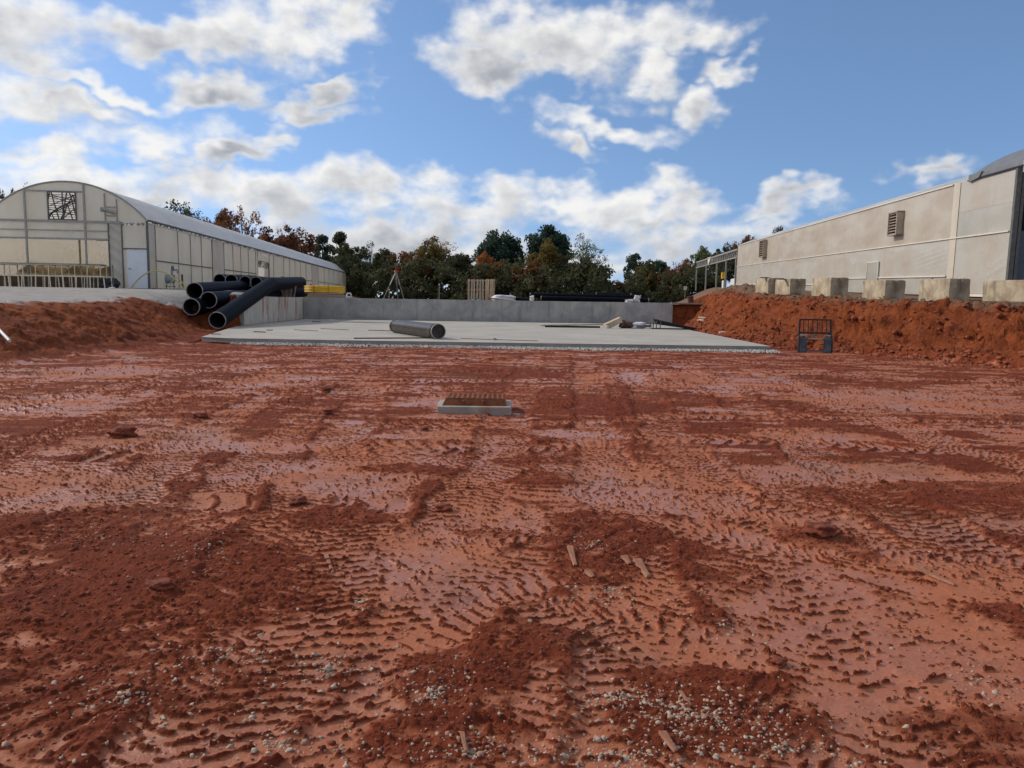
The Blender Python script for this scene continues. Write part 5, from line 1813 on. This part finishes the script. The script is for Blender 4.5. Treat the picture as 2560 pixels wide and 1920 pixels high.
def tree_shape(kind, seed):
    """clump centres in a unit tree (height 1, half width 0.5 of its own width), and limb ends"""
    rg_ = np.random.default_rng(seed)
    C, rr = [], []
    if kind == 'round':
        n = 95
        for i in range(n):
            d = rg_.normal(size=3)
            d /= np.linalg.norm(d)
            d[2] = abs(d[2]) if rg_.random() < 0.62 else d[2]
            r = 0.55 + 0.42 * rg_.random()
            C.append((d[0] * 0.44 * r, d[1] * 0.44 * r, 0.56 + d[2] * 0.40 * r))
            rr.append(rg_.uniform(0.060, 0.105))
    elif kind == 'oak':
        n = 85
        for i in range(n):
            d = rg_.normal(size=3)
            d /= np.linalg.norm(d)
            r = rg_.random() ** 0.45
            w = 0.40 * (1 + 0.25 * math.sin(d[0] * 5 + seed))
            C.append((d[0] * w * r, d[1] * w * r, 0.53 + d[2] * 0.43 * r * (1 + 0.10 * math.sin(3 * d[0] + seed * 2))))
            rr.append(rg_.uniform(0.045, 0.105))
    elif kind == 'pine':
        n = 80
        for i in range(n):
            h = rg_.uniform(0.12, 0.97)
            w = 0.46 * (1 - h) ** 0.55 + 0.05
            a = rg_.uniform(0, 2 * math.pi)
            r = w * rg_.uniform(0.35, 1.0)
            C.append((math.cos(a) * r, math.sin(a) * r, h))
            rr.append(rg_.uniform(0.045, 0.085))
    elif kind == 'cone':
        n = 90
        for i in range(n):
            h = rg_.random() ** 1.3 * 0.93 + 0.03
            w = 0.48 * (1 - h) ** 0.75 + 0.02
            a = rg_.uniform(0, 2 * math.pi)
            r = w * rg_.uniform(0.6, 1.0)
            C.append((math.cos(a) * r, math.sin(a) * r, h))
            rr.append(rg_.uniform(0.05, 0.09))
    else:  # lacy, half bare
        n = 75
        for i in range(n):
            d = rg_.normal(size=3)
            d /= np.linalg.norm(d)
            r = rg_.random() ** 0.4
            C.append((d[0] * 0.44 * r, d[1] * 0.44 * r, 0.55 + d[2] * 0.42 * r))
            rr.append(rg_.uniform(0.05, 0.11))
    return np.array(C), np.array(rr)


_tm = {}


def tree_meshes(kind, var, leaf, asp):
    key = (kind, var, leaf)
    if key in _tm:
        return _tm[key]
    seed = hash((kind, var)) % 1000 if False else {'round': 10, 'oak': 20, 'pine': 30, 'cone': 40, 'lacy': 50}[kind] + var
    C, rr = tree_shape(kind, seed)
    Hh = 10.0
    Wd = Hh * asp
    C = C * np.array([Wd, Wd, Hh])
    rr = rr * Hh * (0.75 if kind == 'lacy' else 1.0)
    per = {'round': 115, 'oak': 105, 'pine': 100, 'cone': 110, 'lacy': 40}[kind]
    size = {'round': 0.19, 'oak': 0.185, 'pine': 0.18, 'cone': 0.17, 'lacy': 0.12}[kind]
    crown = leaf_mesh('crown', C, rr, per, size, seed + 7, M[leaf], 0.8 if kind in ('pine',) else 0.95)
    mb = MB()
    rg_ = random.Random(seed)
    topz = Hh * (0.94 if kind in ('pine', 'cone') else 0.62)
    tr_pts = [(0.0, 0, -0.4)] + [(0.10 * math.sin(i * 1.3 + seed), 0.10 * math.cos(i * 1.7 + seed), topz * i / 5) for i in range(1, 6)]
    mb.path(tr_pts, 0.2, 8, radii=[0.26, 0.20, 0.17, 0.14, 0.10, 0.05])
    trunk = mb.mesh('trunk', M['bark'], True)
    limbs = []
    idx = list(range(len(C)))
    rg_.shuffle(idx)
    lm = MB()
    for i in idx[:22 if kind != 'lacy' else 60]:
        e = Vector(C[i])
        z0 = min(e.z * 0.62, topz * 0.95)
        s_ = Vector((0, 0, max(z0, 0.8)))
        mid = s_.lerp(e, 0.5) + Vector((0, 0, 0.05 * Hh * rg_.uniform(-0.3, 1)))
        lm.path([s_, mid, e], 0.05, 5, radii=[0.075, 0.045, 0.015])
    limb = lm.mesh('limbs', M['bark'], True)
    _tm[key] = (crown, trunk, limb)
    return _tm[key]


def tree(px, top, wpx, Y, kind, leaf, label, var=0, name='broadleaf_tree', low=0.0):
    p = at(px, top, Y)
    z0 = gz(p.x, Y)
    h = p.z - z0
    wd = wpx * Y / FPX
    asp = 0.8
    crown, trunk, limb = tree_meshes(kind, var, leaf, asp)
    e = empty(name, (p.x, Y, z0), random.Random(px).uniform(0, 6.28))
    e.scale = (wd / (10 * asp * 0.95), wd / (10 * asp * 0.95), h / 9.9)
    tag(e, label, 'tree', 'trees behind the site')
    for nm, me in (('crown', crown), ('trunk', trunk), ('limbs', limb)):
        o = bpy.data.objects.new(nm, me)
        COL.objects.link(o)
        o.parent = e
    return e


TREES = [
    (12, 472, 110, 88, 'oak', 'leaf_dark', 'dark tree crown at the far left above the greenhouse roof', 0, 'broadleaf_tree'),
    (62, 464, 100, 92, 'lacy', 'leaf_dark', 'sparse dark tree just left of the greenhouse ridge', 0, 'broadleaf_tree'),
    (388, 495, 90, 120, 'lacy', 'leaf_green', 'thin feathery treetop right behind the greenhouse roof ridge', 1, 'broadleaf_tree'),
    (430, 498, 150, 112, 'oak', 'leaf_dark', 'dark green tree behind the roof, left of the orange-brown oak', 1, 'broadleaf_tree'),
    (480, 500, 140, 118, 'lacy', 'leaf_blue', 'airy dark green tree touching the orange-brown oak on its left', 2, 'broadleaf_tree'),
    (556, 506, 120, 112, 'oak', 'leaf_rust', 'orange-brown oak standing highest behind the greenhouse roof', 2, 'oak_tree'),
    (606, 504, 130, 116, 'lacy', 'leaf_rust', 'half-bare brown tree on the right flank of the tall orange oak', 3, 'oak_tree'),
    (690, 564, 130, 122, 'oak', 'leaf_red', 'dark red-brown oak above the middle of the greenhouse roof', 0, 'oak_tree'),
    (745, 568, 140, 128, 'oak', 'leaf_red', 'dark red-brown oak nearer the greenhouse far end', 1, 'oak_tree'),
    (708, 560, 60, 132, 'lacy', 'leaf_red', 'thin half-bare treetop between the two red-brown oaks', 0, 'oak_tree'),
    (805, 588, 80, 140, 'pine', 'leaf_blue', 'dark pine just right of the red-brown oaks', 0, 'pine_tree'),
    (848, 582, 90, 146, 'pine', 'leaf_dark', 'tallest dark pine of the clump behind the greenhouse end', 1, 'pine_tree'),
    (885, 600, 120, 136, 'oak', 'leaf_dark', 'bushy dark green tree at the far end of the greenhouse', 3, 'broadleaf_tree'),
    (925, 594, 70, 148, 'lacy', 'leaf_blue', 'airy dark pine top right of the bushy green tree', 4, 'pine_tree'),
    (965, 616, 70, 140, 'round', 'leaf_dark', 'dark green tree left of the wide orange-brown one', 0, 'broadleaf_tree'),
    (1015, 620, 110, 138, 'oak', 'leaf_brown', 'brown tree rising behind the survey tripod', 2, 'broadleaf_tree'),
    (1078, 594, 130, 142, 'oak', 'leaf_olive', 'wide olive-brown tree right of the survey tripod', 0, 'broadleaf_tree'),
    (1090, 590, 130, 150, 'lacy', 'leaf_brown', 'twiggy half-bare crown poking above the olive-brown tree', 1, 'broadleaf_tree'),
    (1150, 630, 90, 138, 'round', 'leaf_dark', 'dark green tree left of the orange tree above the pallets', 1, 'broadleaf_tree'),
    (1212, 628, 70, 136, 'oak', 'leaf_orange', 'bright orange tree directly above the pallets', 1, 'broadleaf_tree'),
    (1260, 644, 80, 139, 'oak', 'leaf_rust', 'reddish-orange tree right of the bright orange one', 3, 'broadleaf_tree'),
    (1252, 575, 125, 150, 'round', 'leaf_blue', 'rounded dark evergreen, left of the two tall ones in the middle', 2, 'evergreen_tree'),
    (1372, 559, 130, 150, 'round', 'leaf_blue', 'tallest rounded dark evergreen in the middle of the tree line', 3, 'evergreen_tree'),
    (1365, 596, 125, 138, 'oak', 'leaf_olive', 'olive-brown tree in front of the tallest dark evergreen', 1, 'broadleaf_tree'),
    (1318, 645, 110, 136, 'oak', 'leaf_brown', 'dull brown tree between the orange and the olive trees', 3, 'broadleaf_tree'),
    (1442, 640, 130, 134, 'oak', 'leaf_dark', 'dark bushy tree in front of the lacy tall tree', 0, 'broadleaf_tree'),
    (1462, 578, 110, 146, 'lacy', 'leaf_green', 'tall lacy half-bare tree right of the tallest evergreen', 2, 'broadleaf_tree'),
    (1492, 620, 80, 142, 'lacy', 'leaf_dark', 'thin twiggy tree on the right slope of the lacy tall tree', 3, 'broadleaf_tree'),
    (1590, 630, 110, 140, 'cone', 'leaf_blue', 'dark cone-shaped cedar standing in the gap of the tree line', 0, 'cedar_tree'),
    (1648, 645, 60, 144, 'round', 'leaf_blue', 'dark green tree behind the right shoulder of the cedar', 0, 'cedar_tree'),
    (1622, 640, 60, 134, 'oak', 'leaf_olive', 'ochre-brown tree in front of the cedar top', 2, 'broadleaf_tree'),
    (1540, 700, 70, 132, 'oak', 'leaf_brown', 'low brown bush-like tree in the gap left of the cedar', 1, 'broadleaf_tree'),
    (1668, 668, 50, 132, 'oak', 'leaf_rust', 'small reddish tree right of the cedar', 2, 'broadleaf_tree'),
    (1702, 640, 90, 140, 'lacy', 'leaf_red', 'twiggy pinkish-brown tree right of the cedar', 1, 'broadleaf_tree'),
    (1716, 648, 70, 136, 'oak', 'leaf_rust', 'rust-coloured tree left of the open steel frame', 0, 'broadleaf_tree'),
    (1755, 606, 70, 138, 'oak', 'leaf_green', 'green tree just left of the open steel frame', 2, 'broadleaf_tree'),
    (1748, 690, 110, 128, 'oak', 'leaf_dark', 'low dark tree behind the tiny marker sign', 3, 'broadleaf_tree'),
    (1815, 606, 90, 136, 'oak', 'leaf_dark', 'dark tree above the open steel frame', 1, 'broadleaf_tree'),
    (1868, 578, 90, 140, 'oak', 'leaf_brown', 'brown tree rising over the far corner of the shed roof', 2, 'broadleaf_tree'),
    (1948, 566, 60, 150, 'oak', 'leaf_dark', 'treetop just peeping over the shed roof', 0, 'broadleaf_tree'),
]
for (px, top, w_, Y, kind, leaf, lb, var, nm) in TREES:
    tree(px, top, w_, Y, kind, leaf, lb, var, nm)

# understorey: one dark mass of brush under and between the trees
rg_ = np.random.default_rng(77)
C, rr = [], []
for i in range(900):
    px = rg_.uniform(700, 1800)
    Y = rg_.uniform(124, 152)
    z0 = gz((px - 1280) / FPX * Y, Y)
    hh = rg_.random() ** 1.4 * (6.0 if not 1515 < px < 1560 else 2.5) * (1 if px < 1680 else 0.8)
    C.append(((px - 1280) / FPX * Y, Y, z0 + 0.3 + hh))
    rr.append(rg_.uniform(0.7, 1.5))
me = leaf_mesh('undergrowth', C, rr, 42, 0.34, 5, M['leaf_dark'])
o = bpy.data.objects.new('undergrowth', me)
COL.objects.link(o)
tag(o, 'dark brush filling the foot of the tree line', 'undergrowth', kind='stuff')

# ------------------------------------------------------------------ odds and ends pressed in the clay
G = 'wood splinters in the clay'
SPL = [(1425, 1372, 1438, 1420, .045, 'pale wood splinter at the left of the stony clod heap'), (1592, 1400, 1622, 1442, .06, 'thick wood splinter in the middle of the stony clod heap'), (1560, 1392, 1575, 1410, .05, 'short wood chip between the splinters of the clod heap'),
       (815, 1385, 832, 1430, .03, 'thin pale stick standing by the broken clay plates'), (1468, 1432, 1484, 1446, .05, 'red-brown wood chip below the left splinter'), (2290, 1420, 2390, 1462, .05, 'long thin strip of wood in the wet clay on the right'),
       (1700, 1730, 1730, 1770, .018, 'twig poking from the pale gravel'), (1655, 1845, 1690, 1895, .035, 'chip of bark in the gravel at the bottom'), (1155, 1850, 1165, 1900, .02, 'dark wood chip among clods at the bottom middle'), (10, 1215, 40, 1222, .03, 'short stick at the left edge of the wet clay')]
for (ax, ay, bx, by, w_, lb) in SPL:
    a, b = onz(ax, ay), onz(bx, by)
    c = (a + b) / 2
    d = b - a
    L = max(d.length, 0.05)
    mb = MB()
    mb.add([(-L / 2, -w_ / 2, 0), (L / 2, -w_ * 0.3, 0), (L / 2 * 0.9, w_ * 0.35, 0.004), (-L / 2 * 0.95, w_ / 2, 0), (-L / 2, -w_ * 0.4, w_ * 0.35), (L / 2 * 0.97, -w_ * 0.15, w_ * 0.2), (L / 2 * 0.8, w_ * 0.2, w_ * 0.22), (-L / 2 * 0.9, w_ * 0.4, w_ * 0.4)],
           [(0, 3, 2, 1), (4, 5, 6, 7), (0, 1, 5, 4), (1, 2, 6, 5), (2, 3, 7, 6), (3, 0, 4, 7)])
    o = mb.build('wood_splinter', M['mudwood'], loc=(c.x, c.y, floor_z(c.x, c.y) + 0.004), rz=math.atan2(d.y, d.x), bevel=0.003)
    tag(o, lb, 'wood scrap', G)
for k, (px, py, s_, lb) in enumerate(((400, 1478, .10, 'large clay clod with a pale face on the left rubble'), (305, 1090, .22, 'dark flat clod on the left of the far tracks'), (745, 1255, .12, 'orange-brown clod on the rim of the left wet patch'), (1110, 1272, .10, 'brown clod left of the central wet track'),
                                      (1945, 1655, .06, 'dark clod alone on the smooth wet clay'), (1060, 1080, .10, 'small clod on the track left of the catch basin front'), (500, 1045, .14, 'dark clod beside the diagonal tracks on the left'), (2050, 1340, .16, 'flat clod on the ridge at the right'),
                                      (820, 1035, .12, 'small dark clod in the middle distance left of the catch basin'), (815, 980, .14, 'reddish clod on the far diagonal track'))):
    p = onz(px, py)
    o = lumpy('clay_clod', M['clod'], (p.x, p.y, floor_z(p.x, p.y) - s_ * 0.12), (s_ * 1.2, s_ * 1.0, s_ * 0.6), 40 + k, lb, 'clod', amp=0.32, rz=k, group='clods on the clay')
